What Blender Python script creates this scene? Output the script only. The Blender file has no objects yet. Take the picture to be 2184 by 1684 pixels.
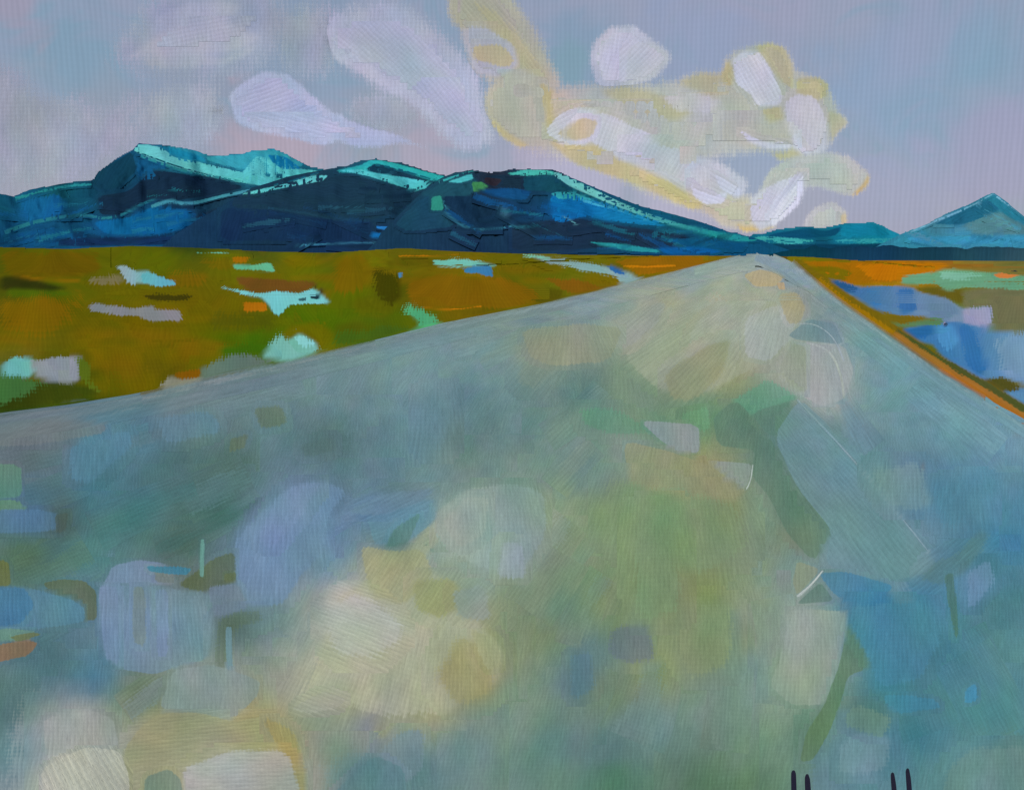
import bpy, math, random
import numpy as np
from mathutils import noise as mnoise, Vector

# ------------------------------------------------------------------ camera, sky, sun, exposure
scene = bpy.context.scene
C = scene.collection
random.seed(7)
F, CX, CY, HORIZON = 1891.0, 1092.0, 842.0, 545.0      # working units: the photograph seen 2184 x 1684
CAM_H = 1.6
PITCH = math.atan((CY - HORIZON) / F)
cam_data = bpy.data.cameras.new('camera')
cam_data.sensor_width = 36.0
cam_data.lens = 36.0 * F / 2184.0
cam_data.clip_start, cam_data.clip_end = 0.1, 60000.0
cam = bpy.data.objects.new('camera', cam_data)
cam.location = (0, 0, CAM_H)
cam.rotation_euler = (math.pi / 2 - PITCH, 0, 0)
C.objects.link(cam)
scene.camera = cam
scene.view_settings.view_transform = 'Standard'
scene.view_settings.look = 'None'
scene.view_settings.exposure = 0.0
scene.view_settings.gamma = 1.0
scene.cycles.transparent_max_bounces = 48
scene.cycles.max_bounces = 6
scene.cycles.diffuse_bounces = 1
scene.cycles.use_denoising = False

SUN_ELEV, SUN_AZ = math.radians(38), math.radians(-158)   # azimuth from +Y towards +X: behind and to the left of the camera
sun_data = bpy.data.lights.new('sun', 'SUN')
sun_data.energy = 2.6
sun_data.angle = math.radians(2.5)
sun_data.color = (1.0, 0.965, 0.92)
sun = bpy.data.objects.new('sun', sun_data)
to_sun = Vector((math.sin(SUN_AZ) * math.cos(SUN_ELEV), math.cos(SUN_AZ) * math.cos(SUN_ELEV), math.sin(SUN_ELEV)))
sun.rotation_euler = (-to_sun).to_track_quat('-Z', 'Y').to_euler()
C.objects.link(sun)


def lin(c):
    c = np.asarray(c, float) / 255.0
    return np.where(c <= 0.04045, c / 12.92, ((c + 0.055) / 1.055) ** 2.4)


def px_dir(x, y):
    """Direction(s) of the sight line through a point of the photograph."""
    x, y = np.asarray(x, float), np.asarray(y, float)
    a, b = (x - CX) / F, (CY - y) / F
    cp, sp = math.cos(PITCH), math.sin(PITCH)
    return np.stack([a, cp + b * sp, -sp + b * cp], -1)


class Nodes:
    def __init__(self, tree):
        self.t = tree
        tree.nodes.clear()

    def n(self, kind, **kw):
        node = self.t.nodes.new(kind)
        for k, v in kw.items():
            setattr(node, k, v)
        return node

    def put(self, sock, v):
        if hasattr(v, 'is_output'):
            self.t.links.new(v, sock)
        else:
            sock.default_value = v

    def math(self, op, a, b=0.0, c=None, clamp=False):
        m = self.n('ShaderNodeMath', operation=op, use_clamp=clamp)
        self.put(m.inputs[0], a); self.put(m.inputs[1], b)
        if c is not None:
            self.put(m.inputs[2], c)
        return m.outputs[0]

    def vmath(self, op, a, b=None, scale=None):
        m = self.n('ShaderNodeVectorMath', operation=op)
        self.put(m.inputs[0], a)
        if b is not None:
            self.put(m.inputs[1], b)
        if scale is not None:
            self.put(m.inputs['Scale'], scale)
        return m.outputs['Value'] if op in ('DOT_PRODUCT', 'LENGTH', 'DISTANCE') else m.outputs['Vector']

    def noise(self, vec, scale, detail=2.0, rough=0.5, dist=0.0, color=False):
        m = self.n('ShaderNodeTexNoise')
        self.put(m.inputs['Vector'], vec); self.put(m.inputs['Scale'], scale)
        m.inputs['Detail'].default_value = detail; m.inputs['Roughness'].default_value = rough
        m.inputs['Distortion'].default_value = dist
        return m.outputs['Color'] if color else m.outputs['Fac']

    def mix(self, fac, a, b, mode='MIX'):
        m = self.n('ShaderNodeMix', data_type='RGBA', blend_type=mode)
        self.put(m.inputs['Factor'], fac)
        self.put(m.inputs['A'], a); self.put(m.inputs['B'], b)
        return m.outputs['Result']

    def ramp(self, v, lo, hi, a=0.0, b=1.0, smooth=True):
        m = self.n('ShaderNodeMapRange', interpolation_type='SMOOTHSTEP' if smooth else 'LINEAR')
        self.put(m.inputs['Value'], v)
        for i, q in zip(('From Min', 'From Max', 'To Min', 'To Max'), (lo, hi, a, b)):
            self.put(m.inputs[i], q)
        return m.outputs[0]

    def combine(self, x, y, z=0.0):
        m = self.n('ShaderNodeCombineXYZ')
        self.put(m.inputs[0], x); self.put(m.inputs[1], y); self.put(m.inputs[2], z)
        return m.outputs[0]

    def weave(self, u, v):
        """Canvas-like ridges, one per unit of u, crossed by weaker threads along v."""
        w = self.n('ShaderNodeTexWave', wave_type='BANDS', bands_direction='X')
        self.put(w.inputs['Vector'], self.combine(u, self.math('MULTIPLY', v, 0.35)))
        w.inputs['Scale'].default_value = 0.314
        w.inputs['Distortion'].default_value = 2.2
        w.inputs['Detail'].default_value = 2.0
        w.inputs['Detail Scale'].default_value = 1.6
        w2 = self.n('ShaderNodeTexWave', wave_type='BANDS', bands_direction='Y')
        self.put(w2.inputs['Vector'], self.combine(self.math('MULTIPLY', u, 0.5), v))
        w2.inputs['Scale'].default_value = 0.314
        w2.inputs['Distortion'].default_value = 2.0
        w2.inputs['Detail'].default_value = 1.0
        return w.outputs['Fac'], w2.outputs['Fac']


def rgba(c, k=1.0):
    l = lin(c) * k
    return (float(l[0]), float(l[1]), float(l[2]), 1.0)


# the sky: a physical daylight sky under a broken veil of lilac, blue and rose cloud
world = bpy.data.worlds.new('World')
scene.world = world
world.use_nodes = True
W = Nodes(world.node_tree)
tc = W.n('ShaderNodeTexCoord')
direction = W.vmath('NORMALIZE', tc.outputs['Generated'])
sep = W.n('ShaderNodeSeparateXYZ'); W.put(sep.inputs[0], direction)
nish = W.n('ShaderNodeTexSky', sky_type='NISHITA', sun_disc=False, sun_elevation=SUN_ELEV, sun_rotation=SUN_AZ)
lumps = W.noise(W.vmath('MULTIPLY', direction, (1.0, 1.0, 1.6)), 5.0, 3.0, 0.55, 0.6)
lumps2 = W.noise(W.vmath('MULTIPLY', direction, (1.0, 1.0, 1.3)), 11.0, 3.0, 0.6, 0.8)
lumps3 = W.noise(W.vmath('ADD', direction, (4.1, 2.2, 0.7)), 7.0, 2.0, 0.5, 0.5)
sky_col = W.mix(W.ramp(lumps, 0.38, 0.62), rgba((140, 156, 180)), rgba((152, 158, 181)))
sky_col = W.mix(W.math('MULTIPLY', W.ramp(lumps2, 0.52, 0.70), 0.65), sky_col, rgba((128, 158, 180)))
sky_col = W.mix(W.math('MULTIPLY', W.ramp(lumps3, 0.55, 0.72), 0.45), sky_col, rgba((160, 158, 184)))
# rose light low over the land, all round
low = W.ramp(W.math('ADD', sep.outputs[2], W.math('MULTIPLY', W.math('SUBTRACT', lumps2, 0.5), 0.10)), 0.16, 0.05)
sky_col = W.mix(W.math('MULTIPLY', low, 0.5), sky_col, rgba((168, 162, 184)))


def sky_patch(x, y, r, col, amt):
    """A soft cloud-veil patch of the given tint, round the sky direction where the photograph shows it."""
    global sky_col
    d = px_dir(x, y); d = d / np.linalg.norm(d)
    near = W.vmath('DISTANCE', direction, tuple(float(q) for q in d))
    rr = r / F
    wob = W.math('MULTIPLY_ADD', W.math('SUBTRACT', lumps2, 0.5), rr * 2.2, near)
    sky_col = W.mix(W.math('MULTIPLY', W.ramp(wob, rr * 1.1, rr * 0.35), amt), sky_col, rgba(col))


for p in [(170, 150, 110, (124, 156, 178), .8), (60, 330, 150, (158, 160, 176), .8), (230, 300, 120, (148, 152, 168), .7),
          (620, 60, 150, (132, 150, 174), .7), (820, 260, 110, (138, 152, 164), .75), (430, 230, 130, (142, 150, 170), .7),
          (600, 335, 140, (178, 158, 174), .75), (900, 325, 110, (176, 160, 178), .7), (1180, 345, 90, (180, 166, 190), .6),
          (1230, 110, 110, (128, 154, 178), .8), (1215, 130, 50, (120, 156, 168), .6), (1250, 400, 120, (178, 174, 200), .8),
          (1420, 440, 110, (178, 174, 200), .8), (1900, 190, 150, (136, 160, 190), .7), (1990, 80, 120, (150, 158, 186), .7),
          (2090, 130, 110, (126, 160, 184), .7), (2000, 270, 120, (128, 158, 182), .6), (2120, 320, 140, (156, 154, 184), .8),
          (1900, 420, 120, (154, 158, 188), .7), (1480, 90, 120, (146, 158, 188), .7), (30, 20, 60, (165, 150, 170), .6),
          (1600, 345, 80, (140, 162, 190), .45)]:
    sky_patch(*p)
az = W.math('ARCTAN2', sep.outputs[0], sep.outputs[1])
el = W.math('ARCSINE', sep.outputs[2])
wu, wv = W.weave(W.math('MULTIPLY', az, F / 9.0), W.math('MULTIPLY', el, F / 11.0))
grain = W.math('ADD', W.math('MULTIPLY', W.math('SUBTRACT', wu, 0.5), 0.075), W.math('MULTIPLY', W.math('SUBTRACT', wv, 0.5), 0.012))
streak = W.noise(W.combine(W.math('MULTIPLY', az, 90.0), W.math('MULTIPLY', el, 14.0)), 1.0, 3.0, 0.6)
grain = W.math('ADD', grain, W.math('MULTIPLY', W.math('SUBTRACT', streak, 0.5), 0.12))
sky_col = W.vmath('SCALE', sky_col, scale=W.math('ADD', grain, 1.0))
bg = W.n('ShaderNodeBackground')
BG = 0.1
veiled = W.mix(0.10, W.vmath('SCALE', sky_col, scale=1.0 / BG), nish.outputs[0])
W.put(bg.inputs['Color'], veiled)
bg.inputs['Strength'].default_value = BG
out = W.n('ShaderNodeOutputWorld')
W.put(out.inputs['Surface'], bg.outputs[0])
world.cycles.sampling_method = 'NONE'

# what the light adds up to on each kind of surface: pigment = colour seen / light
LIGHT_GROUND = np.array([0.785, 0.81, 0.90])
LIGHT_SLOPE = np.array([0.98, 1.02, 1.06])
LIGHT_CLOUD = np.array([0.67, 0.675, 0.665])


# ------------------------------------------------------------------ materials
def paint_material(name, mode='OVER', bump=1.0, gloss=0.25, streak=0.75):
    """Thick brushed pigment: colour from the stroke, bristle streaks, canvas-like ridges, dry ragged edges."""
    m = bpy.data.materials.new(name)
    m.use_nodes = True
    N = Nodes(m.node_tree)
    col = N.n('ShaderNodeAttribute', attribute_name='pigment').outputs['Color']
    edge = N.n('ShaderNodeAttribute', attribute_name='edge').outputs['Fac']
    size = N.n('ShaderNodeAttribute', attribute_name='size').outputs['Fac']
    rag = N.n('ShaderNodeAttribute', attribute_name='rag').outputs['Fac']
    solid = N.n('ShaderNodeAttribute', attribute_name='solid').outputs['Fac']
    uv = N.n('ShaderNodeUVMap', uv_map='brush').outputs[0]
    s = N.n('ShaderNodeSeparateXYZ'); N.put(s.inputs[0], uv)
    u, v = s.outputs[0], s.outputs[1]
    hue = N.noise(N.combine(N.math('MULTIPLY', u, 0.11), N.math('MULTIPLY', v, 0.07)), 1.0, 1.0, 0.5, color=True)
    hs = N.n('ShaderNodeSeparateXYZ'); N.put(hs.inputs[0], hue)
    bristle = N.noise(N.combine(N.math('MULTIPLY', u, 1.7), N.math('MULTIPLY', v, 0.24)), 1.0, 4.0, 0.78)
    ph = N.math('MULTIPLY_ADD', bristle, 8.0, N.math('MULTIPLY', hs.outputs[1], 6.0))
    wu = N.math('SINE', N.math('MULTIPLY_ADD', u, 6.2832, ph))
    wv = N.math('SINE', N.math('MULTIPLY_ADD', v, 6.2832, ph))
    # pigment: streaked by the brush, a little warmer and cooler along the way
    tone = N.math('MULTIPLY_ADD', N.math('SUBTRACT', bristle, 0.5), streak, 1.0)
    tone = N.math('MULTIPLY', tone, N.math('MULTIPLY_ADD', N.math('SUBTRACT', hs.outputs[0], 0.5), 0.30, 1.0))
    tone = N.math('MULTIPLY', tone, N.math('MULTIPLY_ADD', N.math('MULTIPLY_ADD', wv, 0.5, wu), 0.035, 1.0))
    dry = N.math('MULTIPLY_ADD', N.math('SUBTRACT', bristle, 0.5), 2.6, N.math('MULTIPLY', N.math('SUBTRACT', hs.outputs[2], 0.5), 1.6))
    dry = N.math('MULTIPLY_ADD', N.math('ADD', wu, wv), 0.12, dry)
    cover = N.math('MULTIPLY', N.ramp(N.math('MULTIPLY_ADD', dry, rag, edge), 0.28, 0.72), solid)
    if mode in ('OVER', 'CLOUD'):
        under = N.n('ShaderNodeAttribute', attribute_name='under').outputs['Color']
        col = N.mix(cover, under, col)
    pig = N.vmath('SCALE', col, scale=tone)
    pig = N.mix(0.14, pig, N.mix(1.0, N.vmath('SCALE', pig, scale=2.0), hue, 'MULTIPLY'))
    h = N.math('MULTIPLY_ADD', wu, 0.10, N.math('MULTIPLY', wv, 0.06))
    h = N.math('MULTIPLY_ADD', bristle, 0.65, h)
    h = N.math('MULTIPLY', N.math('MULTIPLY', h, size), bump)
    b = N.n('ShaderNodeBump')
    b.inputs['Strength'].default_value = 1.0
    b.inputs['Distance'].default_value = 1.0
    N.put(b.inputs['Height'], h)
    bsdf = N.n('ShaderNodeBsdfPrincipled')
    N.put(bsdf.inputs['Base Color'], pig)
    bsdf.inputs['Roughness'].default_value = 0.5
    bsdf.inputs['Specular IOR Level'].default_value = gloss
    N.put(bsdf.inputs['Normal'], b.outputs[0])
    o = N.n('ShaderNodeOutputMaterial')
    if mode == 'CLOUD':
        rim = N.n('ShaderNodeAttribute', attribute_name='rim').outputs['Fac']
        veil = N.n('ShaderNodeAttribute', attribute_name='veil').outputs['Fac']
        cover = N.math('MULTIPLY', N.ramp(N.math('MULTIPLY_ADD', dry, N.math('MULTIPLY', rag, 1.0), rim), 0.22, 0.78), veil)
        tr = N.n('ShaderNodeBsdfTransparent')
        mx = N.n('ShaderNodeMixShader')
        N.put(mx.inputs[0], cover)
        N.t.links.new(tr.outputs[0], mx.inputs[1])
        N.t.links.new(bsdf.outputs[0], mx.inputs[2])
        N.t.links.new(mx.outputs[0], o.inputs['Surface'])
    else:
        N.t.links.new(bsdf.outputs[0], o.inputs['Surface'])
    return m


M_STROKE = paint_material('brushed_paint', 'OVER', 0.6, 0.06)
M_GRASS = paint_material('grass_paint', 'OVER', 0.35, 0.0, 0.32)
M_BASE = paint_material('ground_paint', 'PLAIN', 0.55, 0.05)
M_MOUNT = paint_material('mountain_paint', 'PLAIN', 0.5, 0.0)
M_MSTROKE = paint_material('mountain_stroke_paint', 'OVER', 0.5, 0.0)
M_CLOUD = paint_material('cloud_paint', 'CLOUD', 0.2, 0.0, 0.5)


# ------------------------------------------------------------------ ground shape
def sstep(a, b, x):
    t = np.clip((np.asarray(x, float) - a) / (b - a), 0, 1)
    return t * t * (3 - 2 * t)


_v = px_dir(1618, HORIZON); _v = _v / np.hypot(_v[0], _v[1])
RD = np.array([_v[0], _v[1]])            # heading of the road
RN = np.array([_v[1], -_v[0]])           # to the right of it


_sw = [(-900, 534), (-300, 530), (0, 531), (150, 533), (280, 527), (420, 530), (560, 537), (700, 540), (860, 530), (960, 536), (1100, 541), (1250, 544), (1420, 546), (1560, 551), (1650, 556)]
SWELL_X = np.array([q[0] for q in _sw], float)
SWELL_Z = np.array([max(CAM_H + (HORIZON - q[1]) / F * 430, 0) for q in _sw]); SWELL_Z[-2:] = (.4, 0)


def ground_z(x, y):
    s = x * RD[0] + y * RD[1]
    e = x * RN[0] + y * RN[1]
    r = np.hypot(x, y)
    a = np.arctan2(x, y)
    crest = 1.5 * sstep(32, 104, s) * (1 - sstep(125, 320, s))
    side = 1 - sstep(3.0, 22.0, e) * 0.9 - sstep(8.0, 40.0, -e) * 0.95
    z = crest * np.clip(side, 0, 1)
    edge = CX + F * np.tan(np.clip(a, -1.2, 1.2)) / math.cos(PITCH)
    amp = np.interp(edge, SWELL_X, SWELL_Z)
    return z + amp * sstep(140, 430, r) * (1 - sstep(560, 1500, r))


def hit_ground(px, py, lift=0.0, far=2500.0):
    """Points of the ground under the given points of the photograph, and whether there is one."""
    d = px_dir(px, py)
    hr = np.hypot(d[..., 0], d[..., 1])
    d = d / hr[..., None]
    R = np.geomspace(1.2, far, 80)
    X = d[..., 0, None] * R; Y = d[..., 1, None] * R
    Z = CAM_H + d[..., 2, None] * R
    below = Z <= ground_z(X, Y) + lift
    ok = below.any(-1)
    i = np.clip(below.argmax(-1), 1, len(R) - 1)
    lo, hi = R[i - 1], R[i]
    for _ in range(17):
        mid = (lo + hi) / 2
        b = CAM_H + d[..., 2] * mid <= ground_z(d[..., 0] * mid, d[..., 1] * mid) + lift
        hi = np.where(b, mid, hi); lo = np.where(b, lo, mid)
    x, y = d[..., 0] * hi, d[..., 1] * hi
    return np.stack([x, y, ground_z(x, y) + lift], -1), ok, hi


def to_px(x, y, z):
    cp, sp = math.cos(PITCH), math.sin(PITCH)
    zz = z - CAM_H
    f = np.maximum(y * cp - zz * sp, 0.3)
    up = y * sp + zz * cp
    return CX + F * x / f, CY - F * up / f


# ------------------------------------------------------------------ mesh helpers
def new_mesh(name, verts, faces, attrs=None, color=None, uv=None, smooth=True, under=None):
    me = bpy.data.meshes.new(name)
    me.from_pydata([tuple(map(float, v)) for v in verts], [], [tuple(map(int, f)) for f in faces])
    nv = len(verts)
    for key, c in (('pigment', color), ('under', under)):
        if c is not None:
            ca = me.color_attributes.new(key, 'FLOAT_COLOR', 'POINT')
            buf = np.ones((nv, 4), np.float32); buf[:, :3] = c
            ca.data.foreach_set('color', buf.ravel())
    for k, v in (attrs or {}).items():
        at = me.attributes.new(k, 'FLOAT', 'POINT')
        at.data.foreach_set('value', np.broadcast_to(np.asarray(v, np.float32), (nv,)).copy())
    if uv is not None:
        layer = me.uv_layers.new(name='brush')
        idx = np.empty(len(me.loops), np.int32)
        me.loops.foreach_get('vertex_index', idx)
        layer.data.foreach_set('uv', np.asarray(uv, np.float32)[idx].ravel())
    if smooth:
        me.polygons.foreach_set('use_smooth', np.ones(len(me.polygons), bool))
    me.update()
    return me


def link(name, me, mat, parent=None, **props):
    o = bpy.data.objects.new(name, me)
    C.objects.link(o)
    if mat is not None and me is not None:
        me.materials.append(mat)
    if parent is not None:
        o.parent = parent
    for k, v in props.items():
        if v is not None:
            o[k] = v
    return o


def signed_dist(poly, X, Y):
    """Distance inside (+) or outside (-) a closed outline."""
    P = np.asarray(poly, float); Q = np.roll(P, -1, 0)
    best = np.full(X.shape, 1e18); inside = np.zeros(X.shape, bool)
    for (ax, ay), (bx, by) in zip(P, Q):
        dx, dy = bx - ax, by - ay
        L = dx * dx + dy * dy + 1e-9
        t = np.clip(((X - ax) * dx + (Y - ay) * dy) / L, 0, 1)
        best = np.minimum(best, (X - ax - t * dx) ** 2 + (Y - ay - t * dy) ** 2)
        if ay != by:
            cr = ((ay > Y) != (by > Y)) & (X < (bx - ax) * (Y - ay) / (by - ay) + ax)
            inside ^= cr
    d = np.sqrt(best)
    return np.where(inside, d, -d)


def smooth_poly(poly, n=1):
    P = np.asarray(poly, float)
    for _ in range(n):
        Q = np.roll(P, -1, 0)
        P = np.stack([P * .87 + Q * .13, P * .13 + Q * .87], 1).reshape(-1, 2)
    return P


def line_poly(pts, w0, w1=None):
    """Outline of a thin brush line along pts."""
    w1 = w0 if w1 is None else w1
    P = np.asarray(pts, float)
    T = np.gradient(P, axis=0); T /= np.linalg.norm(T, axis=1)[:, None] + 1e-9
    Nn = np.stack([-T[:, 1], T[:, 0]], 1)
    w = np.linspace(w0, w1, len(P))[:, None] / 2
    return np.concatenate([P + Nn * w, (P - Nn * w)[::-1]])


def dab(cx, cy, w, h, rot, jit=0.14, n=9):
    """A loaded-brush dab: a rounded, uneven patch."""
    out = []
    for k in range(n):
        t = 2 * math.pi * k / n + random.uniform(-.15, .15)
        c, s = math.cos(t), math.sin(t)
        q = 1.0 / (abs(c) ** 3.2 + abs(s) ** 3.2) ** (1 / 3.2)
        r = q * (1 + random.uniform(-jit, jit))
        x, y = r * c * w / 2, r * s * h / 2
        out.append((cx + x * math.cos(rot) - y * math.sin(rot), cy + x * math.sin(rot) + y * math.cos(rot)))
    return out


def ribbon_grid(pts, w0, w1, feather, n=None, rag=.4):
    """Points along and across a brush line, so that long lines keep clean edges."""
    P = np.asarray(pts, float)
    for _ in range(2):
        M = np.stack([P[:-1] * .75 + P[1:] * .25, P[:-1] * .25 + P[1:] * .75], 1).reshape(-1, 2)
        P = np.concatenate([P[:1], M, P[-1:]])
    d = np.concatenate([[0], np.cumsum(np.linalg.norm(np.diff(P, axis=0), axis=1))])
    n = n or int(np.clip(d[-1] / 9, 6, 90))
    t = np.linspace(0, d[-1], n)
    P = np.stack([np.interp(t, d, P[:, 0]), np.interp(t, d, P[:, 1])], 1)
    T = np.gradient(P, axis=0); T /= np.linalg.norm(T, axis=1)[:, None] + 1e-9
    Nn = np.stack([T[:, 1], -T[:, 0]], 1)
    if T[:, 0].mean() < 0:
        Nn = -Nn
    w = np.linspace(w0, w1, n)[None, :] / 2
    o = np.linspace(-1, 1, 9)[:, None] * (w + feather * (1.1 + 1.5 * rag))
    X = P[None, :, 0] - Nn[None, :, 0] * o; Y = P[None, :, 1] - Nn[None, :, 1] * o
    if T[:, 0].mean() < 0:
        X, Y = X[:, ::-1], Y[:, ::-1]
    ends = np.minimum(t, d[-1] - t)[None, :] - feather
    sd = np.minimum(w + feather * 0 - np.abs(o), ends + feather) / feather * .5 + .5
    return X, Y, sd


class Map:
    """Pigments noted at points of the photograph, blended in between."""
    def __init__(self, rows, power=1.6, soft=18.0, fix=None):
        a = np.array([[x, y, *lin(fix(c) if fix else c)] for x, y, c in rows])
        self.p, self.c, self.k, self.s = a[:, :2], a[:, 2:], power, soft

    def __call__(self, X, Y):
        X, Y = np.asarray(X, float), np.asarray(Y, float)
        d2 = (X[..., None] - self.p[:, 0]) ** 2 + ((Y[..., None] - self.p[:, 1]) * 1.15) ** 2
        w = 1.0 / (d2 + self.s ** 2) ** self.k
        return (w[..., None] * self.c).sum(-2) / w.sum(-1)[..., None]


class Coat:
    """Which pigment already lies where on a surface, so that a new stroke can thin out into it at its edges."""
    def __init__(self, x0, y0, x1, y1, step, fill):
        self.x0, self.y0, self.step = x0, y0, step
        xs, ys = np.arange(x0, x1 + step, step), np.arange(y0, y1 + step, step)
        self.X, self.Y = np.meshgrid(xs, ys)
        self.c = np.concatenate([fill(self.X[k:k + 12], self.Y[k:k + 12]) for k in range(0, len(ys), 12)], 0)

    def sample(self, X, Y):
        h, w = self.X.shape
        u = np.clip((X - self.x0) / self.step, 0, w - 1.001); v = np.clip((Y - self.y0) / self.step, 0, h - 1.001)
        i, j = v.astype(int), u.astype(int)
        a, b = (v - i)[..., None], (u - j)[..., None]
        c = self.c
        return (c[i, j] * (1 - b) + c[i, j + 1] * b) * (1 - a) + (c[i + 1, j] * (1 - b) + c[i + 1, j + 1] * b) * a

    def lay(self, poly, feather, clip, clip_feather, color, solid):
        P = smooth_poly(poly, 1) if len(poly) < 40 else np.asarray(poly, float)
        lo, hi = P.min(0) - feather, P.max(0) + feather
        h, w = self.X.shape
        j0, j1 = [int(np.clip((q - self.x0) / self.step + d, 0, w)) for q, d in ((lo[0], 0), (hi[0], 2))]
        i0, i1 = [int(np.clip((q - self.y0) / self.step + d, 0, h)) for q, d in ((lo[1], 0), (hi[1], 2))]
        if i1 <= i0 or j1 <= j0:
            return
        X, Y = self.X[i0:i1, j0:j1], self.Y[i0:i1, j0:j1]
        sd = signed_dist(P, X, Y) / feather * .5 + .5
        if clip is not None:
            sd = np.minimum(sd, signed_dist(clip, X, Y) / (clip_feather or feather) * .5 + .5)
        a = (sstep(.15, .85, sd) * solid)[..., None]
        col = color(X, Y)
        self.c[i0:i1, j0:j1] = self.c[i0:i1, j0:j1] * (1 - a) + col * a


LAYERS = {}


def layer_for(key, X, Y, sd):
    """How many strokes already lie under this one: one more than the highest it touches."""
    cell = 10.0
    L = LAYERS.setdefault(key, np.zeros((220, 320), np.int32))
    keep = sd > -1.0
    if not keep.any():
        return 1
    gap = max(np.abs(np.diff(X, axis=1)).max() + np.abs(np.diff(X, axis=0)).max(), np.abs(np.diff(Y, axis=0)).max() + np.abs(np.diff(Y, axis=1)).max())
    d = int(math.ceil(gap / cell))
    m = np.zeros(L.shape, bool)
    i = np.clip(((Y[keep] + 120) / cell).astype(int), 0, 219); j = np.clip(((X[keep] + 400) / cell).astype(int), 0, 319)
    m[i, j] = True
    for _ in range(d):
        m[1:] |= m[:-1].copy(); m[:-1] |= m[1:].copy(); m[:, 1:] |= m[:, :-1].copy(); m[:, :-1] |= m[:, 1:].copy()
    lv = int(L[m].max()) + 1
    L[m] = lv
    return lv


def stroke_grid(poly, feather, clip=None, cells=18, clip_feather=None, min_cell=2.2, rag=.4):
    P = smooth_poly(poly, 1) if len(poly) < 40 else np.asarray(poly, float)
    mg = feather * (1.1 + 1.5 * rag)
    lo, hi = P.min(0) - mg, P.max(0) + mg
    span = max(hi - lo)
    far = 500 < (lo[1] + hi[1]) / 2 < 770 and span < 900
    if far:
        cells = max(cells, 28)
    step = max(span / cells, min_cell)
    nx = max(3, int(math.ceil((hi[0] - lo[0]) / step)) + 1)
    sy = max(step * .4, 1.5) if far else step      # finer where the land lies edge-on
    ny = max(3, int(math.ceil((hi[1] - lo[1]) / sy)) + 1)
    nx, ny = min(nx, 60), min(ny, 70)
    X, Y = np.meshgrid(np.linspace(lo[0], hi[0], nx), np.linspace(lo[1], hi[1], ny))
    sd = signed_dist(P, X, Y) / feather * 0.5 + 0.5
    if clip is not None:
        cf = clip_feather or feather
        sd = np.minimum(sd, signed_dist(clip, X, Y) / cf * 0.5 + 0.5)
    return X, Y, sd


def grid_faces(ny, nx):
    i = np.arange(ny * nx).reshape(ny, nx)
    return np.stack([i[1:, :-1], i[1:, 1:], i[:-1, 1:], i[:-1, :-1]], -1).reshape(-1, 4)


def compact(faces, *arrays):
    used = np.unique(faces)
    remap = np.full(faces.max() + 1, -1); remap[used] = np.arange(len(used))
    return remap[faces], [a[used] for a in arrays]


def largest_piece(f):
    """Keep the one connected patch of faces that is largest."""
    lab = np.arange(f.max() + 1)
    while True:
        m = lab[f].min(1)
        new = lab.copy()
        np.minimum.at(new, f.ravel(), np.repeat(m, f.shape[1]))
        if (new == lab).all():
            break
        lab = new
    k = lab[f[:, 0]]
    v, c = np.unique(k, return_counts=True)
    return f[k == v[c.argmax()]]


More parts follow.
